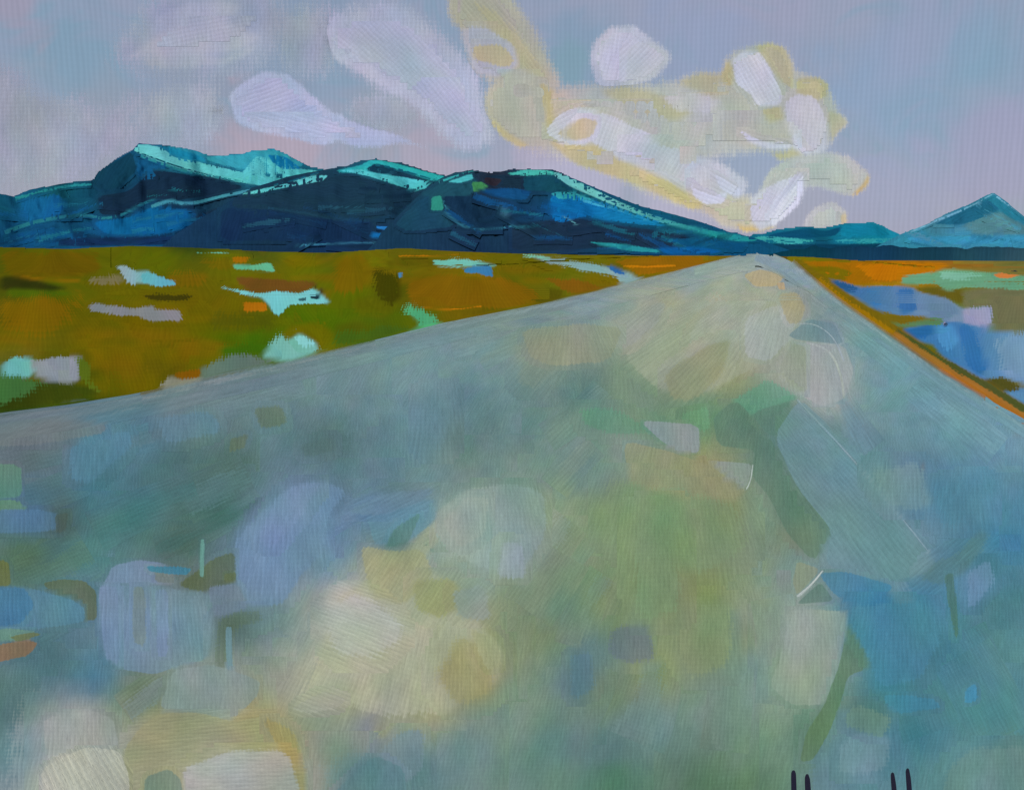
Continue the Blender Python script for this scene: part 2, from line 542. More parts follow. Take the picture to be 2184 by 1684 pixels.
def stroke(name, surf, poly, color, parent=None, feather=6.0, rag=0.35, solid=1.0, angle=90.0, clip=None,
           clip_feather=None, color2=None, grad=0.0, cells=18, cmap=None, mapmix=0.0, thick=1.0, wave=1.0, ribbon=None, **props):
    """One brush stroke laid on a surface. angle: which way the bristles ran, in degrees as seen in the photograph."""
    sdc = None
    if ribbon is not None:
        X, Y, sd = ribbon_grid(poly, ribbon[0], ribbon[1], feather, None, rag)
        if clip is not None:
            sdc = signed_dist(clip, X, Y)
            sd = np.minimum(sd, sdc / (clip_feather or feather) * .5 + .5)
        poly = line_poly(poly, *ribbon)
    else:
        X, Y, sd = stroke_grid(poly, feather, clip, cells, clip_feather, 2.2, rag)
        if clip is not None:
            sdc = signed_dist(clip, X, Y)
    ny, nx = X.shape
    lay = layer_for(surf.key, X, Y, sd)
    P, ok, R = surf.place(X, Y, lay)
    f = grid_faces(ny, nx)
    okf = ok.ravel()[f].all(1) & (sd.ravel()[f].max(1) > -0.05 - rag * .8)
    if sdc is not None:
        okf &= sdc.ravel()[f].min(1) > surf.spill
    Rf = R.ravel()[f]
    okf &= Rf.max(1) < Rf.min(1) * surf.jump + 0.3
    f = f[okf]
    if len(f) == 0:
        return None
    if getattr(surf, 'whole', False):
        f = largest_piece(f)
        if len(f) < 45:
            surf.coat.lay(poly, feather, clip, clip_feather, lambda A, B: np.broadcast_to(lin(color), A.shape + (3,)), solid)
            return None
    P = P.reshape(-1, 3)
    # bristle direction measured in the surface itself, at the middle of the stroke
    cx, cy = float(np.mean(X)), float(np.mean(Y))
    if not surf.place(np.array([cx]), np.array([cy]), lay)[1][0]:
        q = f[len(f) // 2][0]; cx, cy = X.ravel()[q], Y.ravel()[q]
    a = math.radians(angle)
    c0 = surf.place(np.array([cx]), np.array([cy]), lay)
    q = surf.place(np.array([cx, cx + 3 * math.sin(a), cx + 3 * math.cos(a)]), np.array([cy, cy + 3 * math.cos(a), cy - 3 * math.sin(a)]), lay)[0]
    across, along = (q[1] - q[0]) / 3, (q[2] - q[0]) / 3
    period = 9.0 * wave
    G = np.stack([across, along], 1)
    sol = np.linalg.lstsq(G, (P - q[0]).T, rcond=None)[0]
    uv = (sol / period).T + np.array([random.uniform(0, 50), random.uniform(0, 50)])
    size = float(np.median(R[ok])) / F * period * 0.16 * thick
    ga = math.radians(grad)
    span = X * math.cos(ga) - Y * math.sin(ga)
    t0, tr = span.min(), np.ptp(span) + 1e-9

    def tint(A, B):
        c = np.broadcast_to(lin(color), A.shape + (3,)).copy()
        if color2 is not None:
            t = sstep(.2, .8, (A * math.cos(ga) - B * math.sin(ga) - t0) / tr)[..., None]
            c = c * (1 - t) + lin(color2) * t
        if cmap is not None and mapmix > 0:
            c = c * (1 - mapmix) + cmap(A, B) * mapmix
        return c
    pig = np.clip(tint(X, Y) / surf.light, 0, 0.92).reshape(-1, 3)
    und = np.clip(surf.coat.sample(X, Y) / surf.light, 0, 0.92).reshape(-1, 3)
    surf.coat.lay(poly, feather, clip, clip_feather, tint, solid)
    f, (P, uv, pig, und, sdv) = compact(f, P, uv, pig, und, sd.reshape(-1))
    me = new_mesh(name, P, f, dict(edge=sdv, size=size, rag=rag, solid=solid), pig, uv, under=und)
    return link(name, me, surf.mat, parent, **props)


class GroundSurf:
    def __init__(self, key, lift, mat):
        self.coat = GROUND_COAT
        self.spill = -1.0 if key == 'road' else -1e9
        self.key, self.lift, self.mat, self.light, self.jump = key, lift, mat, LIGHT_GROUND * (0.96 if key == 'field' else 1.0), 1.45

    def place(self, X, Y, lay):
        P, ok, R = hit_ground(X, Y, self.lift)
        extra = lay * (0.00001 + 0.0000015 * R + (0.000001 if self.key == 'road' else 0.0000003) * np.maximum(np.minimum(R, 110) - 24, 0) ** 2 + 0.000006 * np.maximum(R - 110, 0))
        P = P.copy(); P[..., 2] += extra
        return P, ok, R


class SlopeSurf:
    """Front face of a mountain, given by its skyline."""
    def __init__(self, key, sky, near, depth, seed, base_y=553.0, rough=1.0):
        self.key, self.mat, self.light, self.jump, self.spill = key, M_MSTROKE, LIGHT_SLOPE, 3.0, -1e9
        self.sky, self.near, self.depth, self.seed, self.base_y, self.rough = np.array(sky, float), near, depth, seed, base_y, rough
        self.prepare()

    def prepare(self):
        self.xs = np.arange(self.sky[0, 0], self.sky[-1, 0] + 0.1, 4.0)
        y = np.interp(self.xs, self.sky[:, 0], self.sky[:, 1])
        rough = [mnoise.noise(Vector((q / 13.0, self.seed, 0.3))) + .5 * mnoise.noise(Vector((q / 5.0, self.seed, 4.3))) for q in self.xs]
        self.tops = y + np.array(rough) * self.rough
        self.vs = np.linspace(0, 1, 56)
        n = np.array([[mnoise.fractal(Vector((a / 75.0 + b * 0.8, b * 1.7, self.seed)), 0.9, 2.1, 4) for a in self.xs] for b in self.vs])
        v = self.vs[:, None]
        self.Rt = self.near + self.depth * v ** 0.9 + n * self.depth * 0.11 * np.minimum(1, 4 * v * (1.15 - v))

    def top(self, X):
        return np.interp(np.asarray(X, float), self.xs, self.tops)

    def range_at(self, X, Y, top=None):
        top = self.top(X) if top is None else top
        v = np.clip((self.base_y - Y) / np.maximum(self.base_y - top, 4), 0, 1) * (len(self.vs) - 1)
        u = np.clip((X - self.xs[0]) / 4.0, 0, len(self.xs) - 1)
        i, j = np.minimum(v.astype(int), len(self.vs) - 2), np.minimum(u.astype(int), len(self.xs) - 2)
        a, b, T = v - i, u - j, self.Rt
        return (T[i, j] * (1 - b) + T[i, j + 1] * b) * (1 - a) + (T[i + 1, j] * (1 - b) + T[i + 1, j + 1] * b) * a

    def point(self, X, Y, R):
        d = px_dir(X, Y)
        d = d / np.hypot(d[..., 0], d[..., 1])[..., None]
        return np.array([0, 0, CAM_H]) + d * R[..., None]

    def place(self, X, Y, lay):
        top = self.top(X)
        R = self.range_at(X, Y, top) - 9.0 - 0.45 * lay
        ok = (Y > top - 3) & (Y < self.base_y + 1)
        return self.point(X, Y, R), ok, R

    def clip(self):
        xs, t = self.xs, self.tops
        return np.concatenate([np.stack([xs, t], 1), [[xs[-1], self.base_y], [xs[0], self.base_y]]])

    def build(self, name, cmap, **props):
        self.coat = Coat(self.sky[0, 0] - 20, 280, self.sky[-1, 0] + 20, 570, 2.5, cmap)
        xs, top, vs = self.xs, self.tops, self.vs
        X = np.broadcast_to(xs, (len(vs), len(xs)))
        T = np.broadcast_to(top, X.shape)
        Y = self.base_y + (T - self.base_y) * vs[:, None]
        R = self.range_at(X, Y, T)
        P = self.point(X, Y, R)
        # the far side falls away behind the skyline
        back = []
        ridge = P[-1]
        out = ridge[:, :2] / np.linalg.norm(ridge[:, :2], axis=1)[:, None]
        for k in range(1, 9):
            t = k / 8
            q = ridge.copy()
            q[:, :2] += out * self.depth * 1.1 * t
            q[:, 2] = ridge[:, 2] * (1 - t) ** 1.3 - 3 * t
            back.append(q)
        A = np.concatenate([P, np.array(back)], 0)
        col = cmap(X, Y) / self.light
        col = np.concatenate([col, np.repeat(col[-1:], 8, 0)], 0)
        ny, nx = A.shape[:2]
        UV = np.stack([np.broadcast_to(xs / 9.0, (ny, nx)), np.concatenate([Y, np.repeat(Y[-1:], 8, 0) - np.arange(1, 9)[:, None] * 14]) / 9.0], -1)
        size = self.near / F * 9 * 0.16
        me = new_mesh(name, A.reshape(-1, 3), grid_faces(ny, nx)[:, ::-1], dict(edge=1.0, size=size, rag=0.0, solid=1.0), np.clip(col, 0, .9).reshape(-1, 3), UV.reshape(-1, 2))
        return link(name, me, M_MOUNT, None, kind='structure', **props)


# ------------------------------------------------------------------ outlines read off the photograph
ROAD_LEFT = [(-260, 938), (0, 886), (150, 868), (300, 843), (430, 812), (600, 775), (800, 728), (950, 690), (1130, 655), (1300, 615), (1400, 590), (1500, 566), (1560, 553), (1606, 546)]
ROAD_RIGHT = [(1650, 548), (1690, 562), (1740, 603), (1800, 650), (1900, 719), (2000, 790), (2100, 850), (2184, 902), (2500, 1100)]
ROAD_CLIP = ROAD_LEFT + ROAD_RIGHT + [(2500, 1800), (-260, 1800)]
FIELD_LEFT_CLIP = [(-260, 520), (0, 520), (600, 520), (1000, 520), (1560, 540), (1560, 553)] + ROAD_LEFT[::-1][2:] + [(-260, 900)]
FIELD_RIGHT_CLIP = [(1690, 548), (2500, 548), (2500, 1100), (2184, 902), (2100, 850), (2000, 790), (1900, 719), (1800, 650), (1740, 603), (1690, 562)]

FIELD_MAP = Map([(x, y, c) for x, y, c in [
    (40, 600, (84, 72, 10)), (100, 570, (92, 78, 10)), (250, 570, (90, 80, 10)), (350, 560, (90, 82, 8)), (500, 560, (104, 90, 6)),
    (650, 560, (110, 90, 6)), (800, 560, (112, 90, 10)), (900, 620, (122, 84, 10)), (1000, 610, (120, 85, 10)), (1100, 600, (95, 80, 10)),
    (1200, 590, (100, 86, 15)), (1300, 600, (116, 82, 15)), (1300, 555, (110, 85, 10)), (1400, 560, (126, 90, 10)), (1480, 555, (120, 85, 15)),
    (750, 640, (88, 84, 6)), (850, 620, (76, 70, 10)), (700, 700, (78, 88, 8)), (850, 680, (75, 80, 10)), (900, 680, (90, 85, 10)),
    (1000, 650, (110, 78, 10)), (800, 720, (72, 82, 15)), (40, 625, (58, 62, 14)), (100, 625, (75, 80, 10)), (50, 680, (120, 80, 10)),
    (30, 740, (118, 78, 10)), (150, 670, (92, 76, 8)), (250, 640, (98, 80, 8)), (300, 700, (114, 80, 6)), (400, 650, (104, 78, 8)),
    (500, 680, (112, 80, 8)), (560, 650, (105, 80, 10)), (450, 740, (102, 80, 6)), (350, 740, (104, 78, 8)), (250, 720, (94, 75, 8)),
    (200, 750, (104, 78, 6)), (250, 800, (94, 72, 6)), (350, 790, (88, 71, 6)), (400, 790, (114, 80, 6)), (480, 730, (72, 82, 6)),
    (550, 730, (60, 86, 10)), (620, 690, (76, 88, 8)), (100, 840, (52, 66, 15)), (50, 860, (34, 44, 10)), (200, 830, (44, 58, 10)),
    (20, 820, (60, 88, 40)), (400, 530, (52, 58, 20)), (560, 530, (48, 58, 26)), (700, 535, (62, 66, 20)), (860, 533, (92, 76, 15)),
    (1750, 580, (114, 95, 10)), (1800, 590, (136, 96, 10)), (1900, 570, (172, 104, 10)), (2000, 575, (162, 100, 15)), (2100, 570, (130, 96, 45)),
    (2170, 570, (110, 90, 50)), (1800, 560, (120, 85, 15)), (2150, 660, (106, 106, 72)), (2050, 640, (94, 90, 35)), (2100, 700, (106, 106, 72)),
    (2170, 700, (106, 106, 76)), (1850, 690, (100, 90, 20)), (1960, 760, (92, 86, 22)), (2100, 820, (92, 84, 32)), (2170, 860, (120, 94, 44)),
    (-200, 600, (95, 78, 10)), (-200, 800, (90, 74, 8)), (2400, 600, (120, 95, 30)), (2400, 900, (100, 95, 50))]], fix=lambda c: (c[0] * .97, min(c[1] * 1.14, 255), c[2]))

ROAD_MAP = Map([
    (1560, 562, (138, 158, 150)), (1640, 572, (134, 155, 155)), (1690, 600, (118, 143, 152)), (1480, 600, (128, 150, 146)), (1550, 640, (158, 165, 140)),
    (1640, 650, (164, 166, 142)), (1690, 640, (160, 155, 116)), (1600, 700, (150, 165, 146)), (1660, 690, (160, 170, 165)), (1450, 680, (150, 156, 128)),
    (1350, 690, (144, 155, 140)), (1250, 650, (124, 148, 150)), (1150, 690, (110, 140, 137)), (1165, 728, (136, 146, 122)), (1400, 760, (145, 156, 130)),
    (1500, 740, (150, 156, 126)), (1550, 800, (140, 150, 112)), (1450, 820, (125, 146, 116)), (1350, 830, (114, 140, 120)), (1250, 840, (95, 130, 122)),
    (1700, 760, (146, 156, 136)), (1760, 760, (155, 165, 165)), (1780, 830, (160, 166, 162)), (1500, 890, (96, 140, 106)), (1420, 900, (106, 140, 116)),
    (1760, 650, (110, 140, 140)), (1850, 740, (106, 146, 146)), (1900, 800, (106, 150, 156)), (1980, 860, (106, 146, 152)), (2050, 900, (110, 150, 156)),
    (2150, 950, (110, 150, 160)), (1850, 850, (110, 146, 142)), (1900, 950, (100, 136, 142)), (1750, 705, (102, 132, 138)), (1600, 900, (90, 122, 108)),
    (1650, 950, (90, 126, 118)), (1750, 950, (96, 132, 132)), (1800, 1000, (100, 140, 146)), (1850, 1030, (106, 140, 138)), (1950, 1000, (96, 130, 142)),
    (2000, 1050, (82, 130, 150)), (2100, 1050, (90, 136, 150)), (2150, 1100, (86, 132, 146)), (1350, 960, (126, 146, 136)), (1500, 1000, (140, 145, 108)),
    (1400, 1000, (120, 140, 126)), (1250, 1000, (106, 136, 132)), (1100, 900, (100, 131, 132)), (1000, 850, (96, 130, 135)), (900, 900, (100, 135, 141)),
    (1000, 950, (96, 126, 122)), (850, 960, (96, 130, 136)), (900, 800, (115, 145, 146)), (1050, 780, (115, 145, 146)), (700, 840, (110, 140, 140)),
    (550, 850, (106, 131, 131)), (400, 850, (110, 130, 131)), (700, 950, (86, 116, 112)), (600, 930, (96, 130, 130)), (300, 930, (90, 126, 136)),
    (200, 960, (86, 130, 145)), (100, 930, (106, 122, 126)), (50, 960, (100, 116, 116)), (200, 1050, (76, 121, 130)), (350, 1000, (82, 116, 116)),
    (500, 1000, (86, 116, 106)), (700, 1050, (96, 126, 135)), (850, 1050, (96, 126, 130)), (1000, 1000, (110, 136, 127)), (1050, 1060, (116, 140, 131)),
    (60, 1100, (80, 116, 140)), (130, 1110, (80, 104, 98)), (300, 1100, (76, 120, 117)), (450, 1080, (76, 115, 106)), (200, 1180, (86, 130, 126)),
    (50, 1180, (88, 118, 92)), (400, 1170, (76, 110, 96)), (600, 1150, (108, 138, 165)), (550, 1230, (110, 140, 165)), (700, 1130, (100, 130, 150)),
    (650, 1070, (108, 132, 155)), (800, 1100, (92, 130, 148)), (880, 1100, (100, 140, 154)), (830, 1160, (86, 121, 127)), (700, 1200, (105, 140, 152)),
    (120, 1290, (92, 128, 140)), (330, 1330, (115, 142, 160)), (420, 1330, (110, 140, 146)), (400, 1230, (100, 118, 100)), (480, 1250, (102, 124, 130)),
    (500, 1330, (86, 111, 102)), (560, 1310, (96, 130, 131)), (100, 1400, (80, 116, 120)), (200, 1440, (78, 124, 140)), (30, 1500, (86, 120, 116)),
    (300, 1480, (90, 120, 102)), (450, 1450, (130, 148, 143)), (400, 1500, (110, 135, 122)), (50, 1600, (100, 135, 140)), (180, 1560, (150, 158, 152)),
    (350, 1550, (145, 150, 116)), (550, 1550, (150, 150, 112)), (600, 1620, (152, 146, 102)), (150, 1640, (172, 174, 164)), (480, 1640, (162, 167, 158)),
    (1020, 1080, (132, 155, 146)), (1080, 1130, (132, 155, 146)), (960, 1120, (144, 160, 146)), (1200, 1100, (130, 150, 122)), (1300, 1100, (120, 145, 107)),
    (1400, 1080, (120, 145, 111)), (1450, 1150, (116, 140, 102)), (1550, 1100, (125, 140, 98)), (1620, 1100, (120, 145, 127)), (1700, 1080, (96, 130, 112)),
    (820, 1200, (154, 160, 127)), (800, 1300, (165, 170, 154)), (740, 1290, (168, 174, 164)), (900, 1300, (145, 155, 127)), (1000, 1240, (130, 150, 135)),
    (1100, 1250, (120, 140, 112)), (1050, 1180, (138, 159, 153)), (1000, 1330, (140, 150, 122)), (980, 1420, (150, 150, 108)), (1020, 1450, (148, 145, 98)),
    (850, 1400, (160, 165, 136)), (740, 1400, (160, 165, 150)), (680, 1450, (150, 160, 146)), (780, 1480, (150, 156, 131)), (900, 1500, (145, 155, 122)),
    (1150, 1350, (116, 136, 108)), (1200, 1300, (106, 136, 122)), (1250, 1400, (96, 130, 131)), (1300, 1280, (120, 140, 107)), (1400, 1250, (125, 141, 102)),
    (1500, 1250, (125, 140, 98)), (1600, 1250, (125, 145, 117)), (1300, 1470, (110, 131, 112)), (1220, 1450, (96, 126, 131)), (1400, 1430, (130, 145, 107)),
    (1500, 1380, (125, 140, 107)), (1580, 1350, (125, 145, 121)), (1100, 1480, (120, 145, 126)), (1060, 1550, (115, 140, 131)), (1700, 1340, (144, 160, 150)),
    (1700, 1440, (140, 155, 136)), (1620, 1470, (120, 145, 140)), (1600, 1430, (116, 145, 136)), (1700, 1150, (120, 136, 112)), (1680, 1210, (116, 140, 135)),
    (1850, 1200, (100, 136, 141)), (1800, 1150, (106, 140, 146)), (1920, 1180, (110, 140, 146)), (1870, 1290, (66, 126, 154)), (1850, 1350, (66, 126, 146)),
    (1950, 1300, (76, 130, 150)), (2100, 1220, (76, 126, 131)), (2150, 1150, (72, 130, 154)), (2080, 1240, (100, 140, 164)), (2130, 1300, (80, 126, 127)),
    (2150, 1400, (96, 140, 141)), (1900, 1450, (72, 130, 140)), (2000, 1400, (76, 126, 136)), (2100, 1500, (86, 135, 140)), (1850, 1520, (86, 126, 114)),
    (1900, 1600, (86, 130, 140)), (1820, 1620, (106, 140, 146)), (1950, 1580, (72, 126, 136)), (2100, 1620, (100, 136, 136)), (2160, 1600, (96, 135, 126)),
    (2050, 1660, (100, 140, 140)), (700, 1600, (116, 140, 131)), (800, 1560, (120, 136, 140)), (780, 1660, (92, 126, 131)), (900, 1650, (96, 130, 131)),
    (650, 1650, (138, 150, 145)), (1000, 1600, (110, 140, 136)), (1100, 1620, (106, 136, 126)), (1200, 1580, (100, 130, 131)), (1300, 1600, (96, 126, 126)),
    (1400, 1550, (110, 140, 136)), (1500, 1600, (106, 131, 121)), (1600, 1600, (110, 140, 121)), (1650, 1530, (120, 145, 131)), (1740, 1560, (95, 130, 112)),
    (1300, 1660, (86, 126, 107)), (1500, 1660, (92, 121, 102)), (1600, 1670, (96, 126, 102))], fix=lambda c: tuple(max(20., .955 * m + 1.32 * (.98 * q + .04 * sum(c) / 3 - m)) for q, m in zip(c, (113, 136, 129))))


# ------------------------------------------------------------------ the ground, out to the horizon
def build_ground():
    rings = np.concatenate([[0.0], np.geomspace(0.6, 14000, 110)])
    na = 220
    ang = np.linspace(0, 2 * math.pi, na, endpoint=False)
    Rr, Aa = np.meshgrid(rings[1:], ang, indexing='ij')
    X, Y = Rr * np.sin(Aa), Rr * np.cos(Aa)
    Z = ground_z(X, Y)
    V = [(0, 0, float(ground_z(0., 0.)))] + list(np.stack([X, Y, Z], -1).reshape(-1, 3))
    fs = [(0, 1 + (k + 1) % na, 1 + k) for k in range(na)]
    for i in range(len(rings) - 2):
        b0, b1 = 1 + i * na, 1 + (i + 1) * na
        fs += [(b0 + k, b0 + (k + 1) % na, b1 + (k + 1) % na, b1 + k) for k in range(na)]
    me = bpy.data.meshes.new('field')
    me.from_pydata([tuple(map(float, v)) for v in V], [], fs)
    me.polygons.foreach_set('use_smooth', np.ones(len(me.polygons), bool))
    m = bpy.data.materials.new('ochre_grassland')
    m.use_nodes = True
    N = Nodes(m.node_tree)
    pos = N.n('ShaderNodeNewGeometry').outputs['Position']
    n1 = N.noise(pos, 0.035, 5, 0.6, 0.4); n2 = N.noise(pos, 0.4, 4, 0.6); n3 = N.noise(N.vmath('MULTIPLY', pos, (1, 1, 1)), 6.0, 3, 0.6)
    E = 1 / 0.85
    col = N.mix(N.ramp(n1, 0.4, 0.6), rgba((92, 80, 10), E), rgba((116, 84, 12), E))
    col = N.mix(N.math('MULTIPLY', N.ramp(n2, 0.5, 0.7), 0.6), col, rgba((66, 72, 12), E))
    col = N.vmath('SCALE', col, scale=N.math('MULTIPLY_ADD', n3, 0.5, 0.75))
    bs = N.n('ShaderNodeBsdfPrincipled')
    N.put(bs.inputs['Base Color'], col)
    bs.inputs['Roughness'].default_value = 0.8
    bs.inputs['Specular IOR Level'].default_value = 0.0
    bp = N.n('ShaderNodeBump'); bp.inputs['Distance'].default_value = 0.08; N.put(bp.inputs['Height'], n3)
    N.put(bs.inputs['Normal'], bp.outputs[0])
    o = N.n('ShaderNodeOutputMaterial'); N.put(o.inputs['Surface'], bs.outputs[0])
    return link('field', me, m, None, kind='structure', label='ochre and olive grassland on both sides of the pale road')


ROAD_GRID = Coat(-300, 500, 2520, 1760, 10.0, ROAD_MAP)
FIELD_GRID = Coat(-300, 500, 2520, 1120, 8.0, FIELD_MAP)
field = build_ground()
GROUND_COAT = Coat(-300, 500, 2520, 1760, 4.0, lambda X, Y: np.where((signed_dist(ROAD_CLIP, X, Y) > 0)[..., None], ROAD_GRID.sample(X, Y), FIELD_GRID.sample(X, Y)))
FIELD = GroundSurf('field', 0.006, M_GRASS)


# ------------------------------------------------------------------ the road
def road_edges():
    def se(pts):
        P, ok, _ = hit_ground(np.array([p[0] for p in pts], float), np.array([p[1] for p in pts], float))
        P = P[ok]
        s = P[:, :2] @ RD; e = P[:, :2] @ RN
        k = np.argsort(s)
        return s[k], e[k]
    return se(ROAD_LEFT), se(ROAD_RIGHT)


(LS, LE), (RS, RE) = road_edges()


def build_road():
    s = np.concatenate([np.linspace(-14, 4, 12), np.geomspace(4.6, 300, 130)])
    el = np.interp(s, LS, LE); er = np.interp(s, RS, RE)
    cols = np.linspace(0, 1, 34)
    rows = []
    for i, si in enumerate(s):
        wob = 0.05 * mnoise.noise(Vector((si * 0.9, 1.0, 0)))
        e = el[i] + wob + (er[i] - el[i]) * cols
        x, y = RD[0] * si + RN[0] * e, RD[1] * si + RN[1] * e
        z = ground_z(x, y) + 0.03
        q = np.stack([x, y, z], -1)
        l, r = q[0].copy(), q[-1].copy()
        l[:2] -= RN * 0.12; l[2] -= 0.06; r[:2] += RN * 0.12; r[2] -= 0.06
        rows.append(np.concatenate([[l], q, [r]]))
    A = np.array(rows)
    ny, nx = A.shape[:2]
    px, py = to_px(A[..., 0], A[..., 1], A[..., 2])
    col = ROAD_MAP(np.clip(px, -200, 2400), np.clip(py, 545, 1700)) / LIGHT_GROUND
    uv = np.stack([A[..., :2] @ RN, A[..., :2] @ RD], -1) / 0.05
    me = new_mesh('road', A.reshape(-1, 3), grid_faces(ny, nx)[:, ::-1], dict(edge=1.0, size=0.006, rag=0.0, solid=1.0), np.clip(col, 0, .9).reshape(-1, 3), uv.reshape(-1, 2))
    return link('road', me, M_BASE, None, kind='structure', label='wide pale blue-green road running up to a low crest')


road = build_road()
ROAD = GroundSurf('road', 0.036, M_STROKE)

# ------------------------------------------------------------------ mountains
SKY_A = [(-420, 470), (-250, 440), (-120, 428), (0, 413), (34, 420), (61, 405), (136, 393), (200, 384), (206, 370), (248, 340), (282, 321), (296, 305), (323, 308), (367, 314), (415, 320), (442, 332), (510, 331), (534, 323), (585, 318), (612, 331), (663, 357), (707, 366), (800, 420), (900, 500), (960, 550)]
SKY_B = [(300, 550), (420, 470), (540, 400), (620, 375), (680, 364), (742, 354), (765, 344), (799, 340), (857, 348), (911, 365), (931, 371), (985, 385), (1040, 430), (1150, 520), (1200, 550)]
SKY_C = [(760, 550), (840, 470), (900, 410), (940, 380), (972, 367), (1010, 364), (1047, 369), (1095, 362), (1180, 364), (1224, 381), (1299, 413), (1367, 440), (1441, 458), (1509, 478), (1554, 494), (1605, 506), (1660, 525), (1720, 548)]
SKY_D = [(1500, 548), (1560, 515), (1605, 502), (1632, 498), (1659, 490), (1724, 484), (1747, 489), (1798, 479), (1866, 476), (1894, 489), (1917, 499), (1980, 520), (2060, 545)]
SKY_E = [(1830, 548), (1880, 520), (1920, 500), (1934, 495), (1972, 482), (2019, 457), (2060, 441), (2098, 422), (2118, 412), (2149, 434), (2184, 464), (2260, 500), (2380, 520), (2520, 548)]

SA = SlopeSurf('A', SKY_A, 5200, 1500, 1.7)
SB = SlopeSurf('B', SKY_B, 4500, 1000, 5.1)
SC = SlopeSurf('C', SKY_C, 3900, 900, 9.4)
SD = SlopeSurf('D', SKY_D, 6400, 1000, 13.2)
SE = SlopeSurf('E', SKY_E, 5600, 900, 17.9)

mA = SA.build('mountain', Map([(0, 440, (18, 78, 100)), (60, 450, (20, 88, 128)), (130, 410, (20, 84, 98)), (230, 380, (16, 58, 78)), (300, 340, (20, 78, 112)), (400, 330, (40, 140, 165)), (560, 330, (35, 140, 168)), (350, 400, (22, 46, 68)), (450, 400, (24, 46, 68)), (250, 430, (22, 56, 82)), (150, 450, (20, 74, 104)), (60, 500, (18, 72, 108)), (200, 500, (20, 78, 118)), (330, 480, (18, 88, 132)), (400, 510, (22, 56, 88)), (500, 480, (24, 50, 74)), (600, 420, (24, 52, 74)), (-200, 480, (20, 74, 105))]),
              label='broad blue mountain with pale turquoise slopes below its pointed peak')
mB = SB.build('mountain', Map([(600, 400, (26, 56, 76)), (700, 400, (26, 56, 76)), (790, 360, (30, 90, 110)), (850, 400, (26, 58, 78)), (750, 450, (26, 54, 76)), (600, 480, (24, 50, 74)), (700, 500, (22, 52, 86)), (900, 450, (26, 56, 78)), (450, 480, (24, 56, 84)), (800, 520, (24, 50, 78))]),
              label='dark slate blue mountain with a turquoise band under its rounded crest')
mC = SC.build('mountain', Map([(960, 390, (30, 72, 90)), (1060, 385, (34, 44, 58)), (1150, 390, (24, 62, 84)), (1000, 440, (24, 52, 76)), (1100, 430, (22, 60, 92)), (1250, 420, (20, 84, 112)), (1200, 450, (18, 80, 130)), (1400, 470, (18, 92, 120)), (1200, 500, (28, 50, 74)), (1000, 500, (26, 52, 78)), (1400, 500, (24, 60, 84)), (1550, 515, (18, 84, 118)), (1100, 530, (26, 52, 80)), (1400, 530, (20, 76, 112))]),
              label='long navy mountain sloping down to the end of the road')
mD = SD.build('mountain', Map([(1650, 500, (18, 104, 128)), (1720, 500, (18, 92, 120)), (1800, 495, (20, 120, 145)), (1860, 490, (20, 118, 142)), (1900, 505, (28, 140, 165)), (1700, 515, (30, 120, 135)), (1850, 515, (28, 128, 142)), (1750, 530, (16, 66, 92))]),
              label='low teal ridge beyond the crest of the road')
mE = SE.build('mountain', Map([(2118, 425, (38, 120, 146)), (2060, 455, (44, 118, 144)), (2000, 480, (66, 132, 150)), (2118, 480, (66, 128, 146)), (2160, 460, (48, 124, 146)), (2050, 510, (66, 142, 172)), (2150, 510, (56, 140, 170)), (1950, 505, (52, 138, 162))]),
              label='teal cone-shaped mountain standing apart over the bright water')


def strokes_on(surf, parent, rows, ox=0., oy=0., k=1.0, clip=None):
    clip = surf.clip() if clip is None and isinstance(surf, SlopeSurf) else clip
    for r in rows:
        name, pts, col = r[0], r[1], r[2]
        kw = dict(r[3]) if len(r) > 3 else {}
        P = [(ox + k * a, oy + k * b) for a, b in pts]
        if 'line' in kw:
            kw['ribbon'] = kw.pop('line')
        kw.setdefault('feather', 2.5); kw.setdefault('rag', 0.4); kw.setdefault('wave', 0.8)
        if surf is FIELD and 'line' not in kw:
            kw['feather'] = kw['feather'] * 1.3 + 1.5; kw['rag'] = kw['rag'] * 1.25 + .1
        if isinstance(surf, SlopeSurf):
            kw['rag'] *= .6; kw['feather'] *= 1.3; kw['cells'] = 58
        stroke(name, surf, P, col, parent, clip=clip, clip_feather=kw.pop('clip_feather', 2.0), **kw)


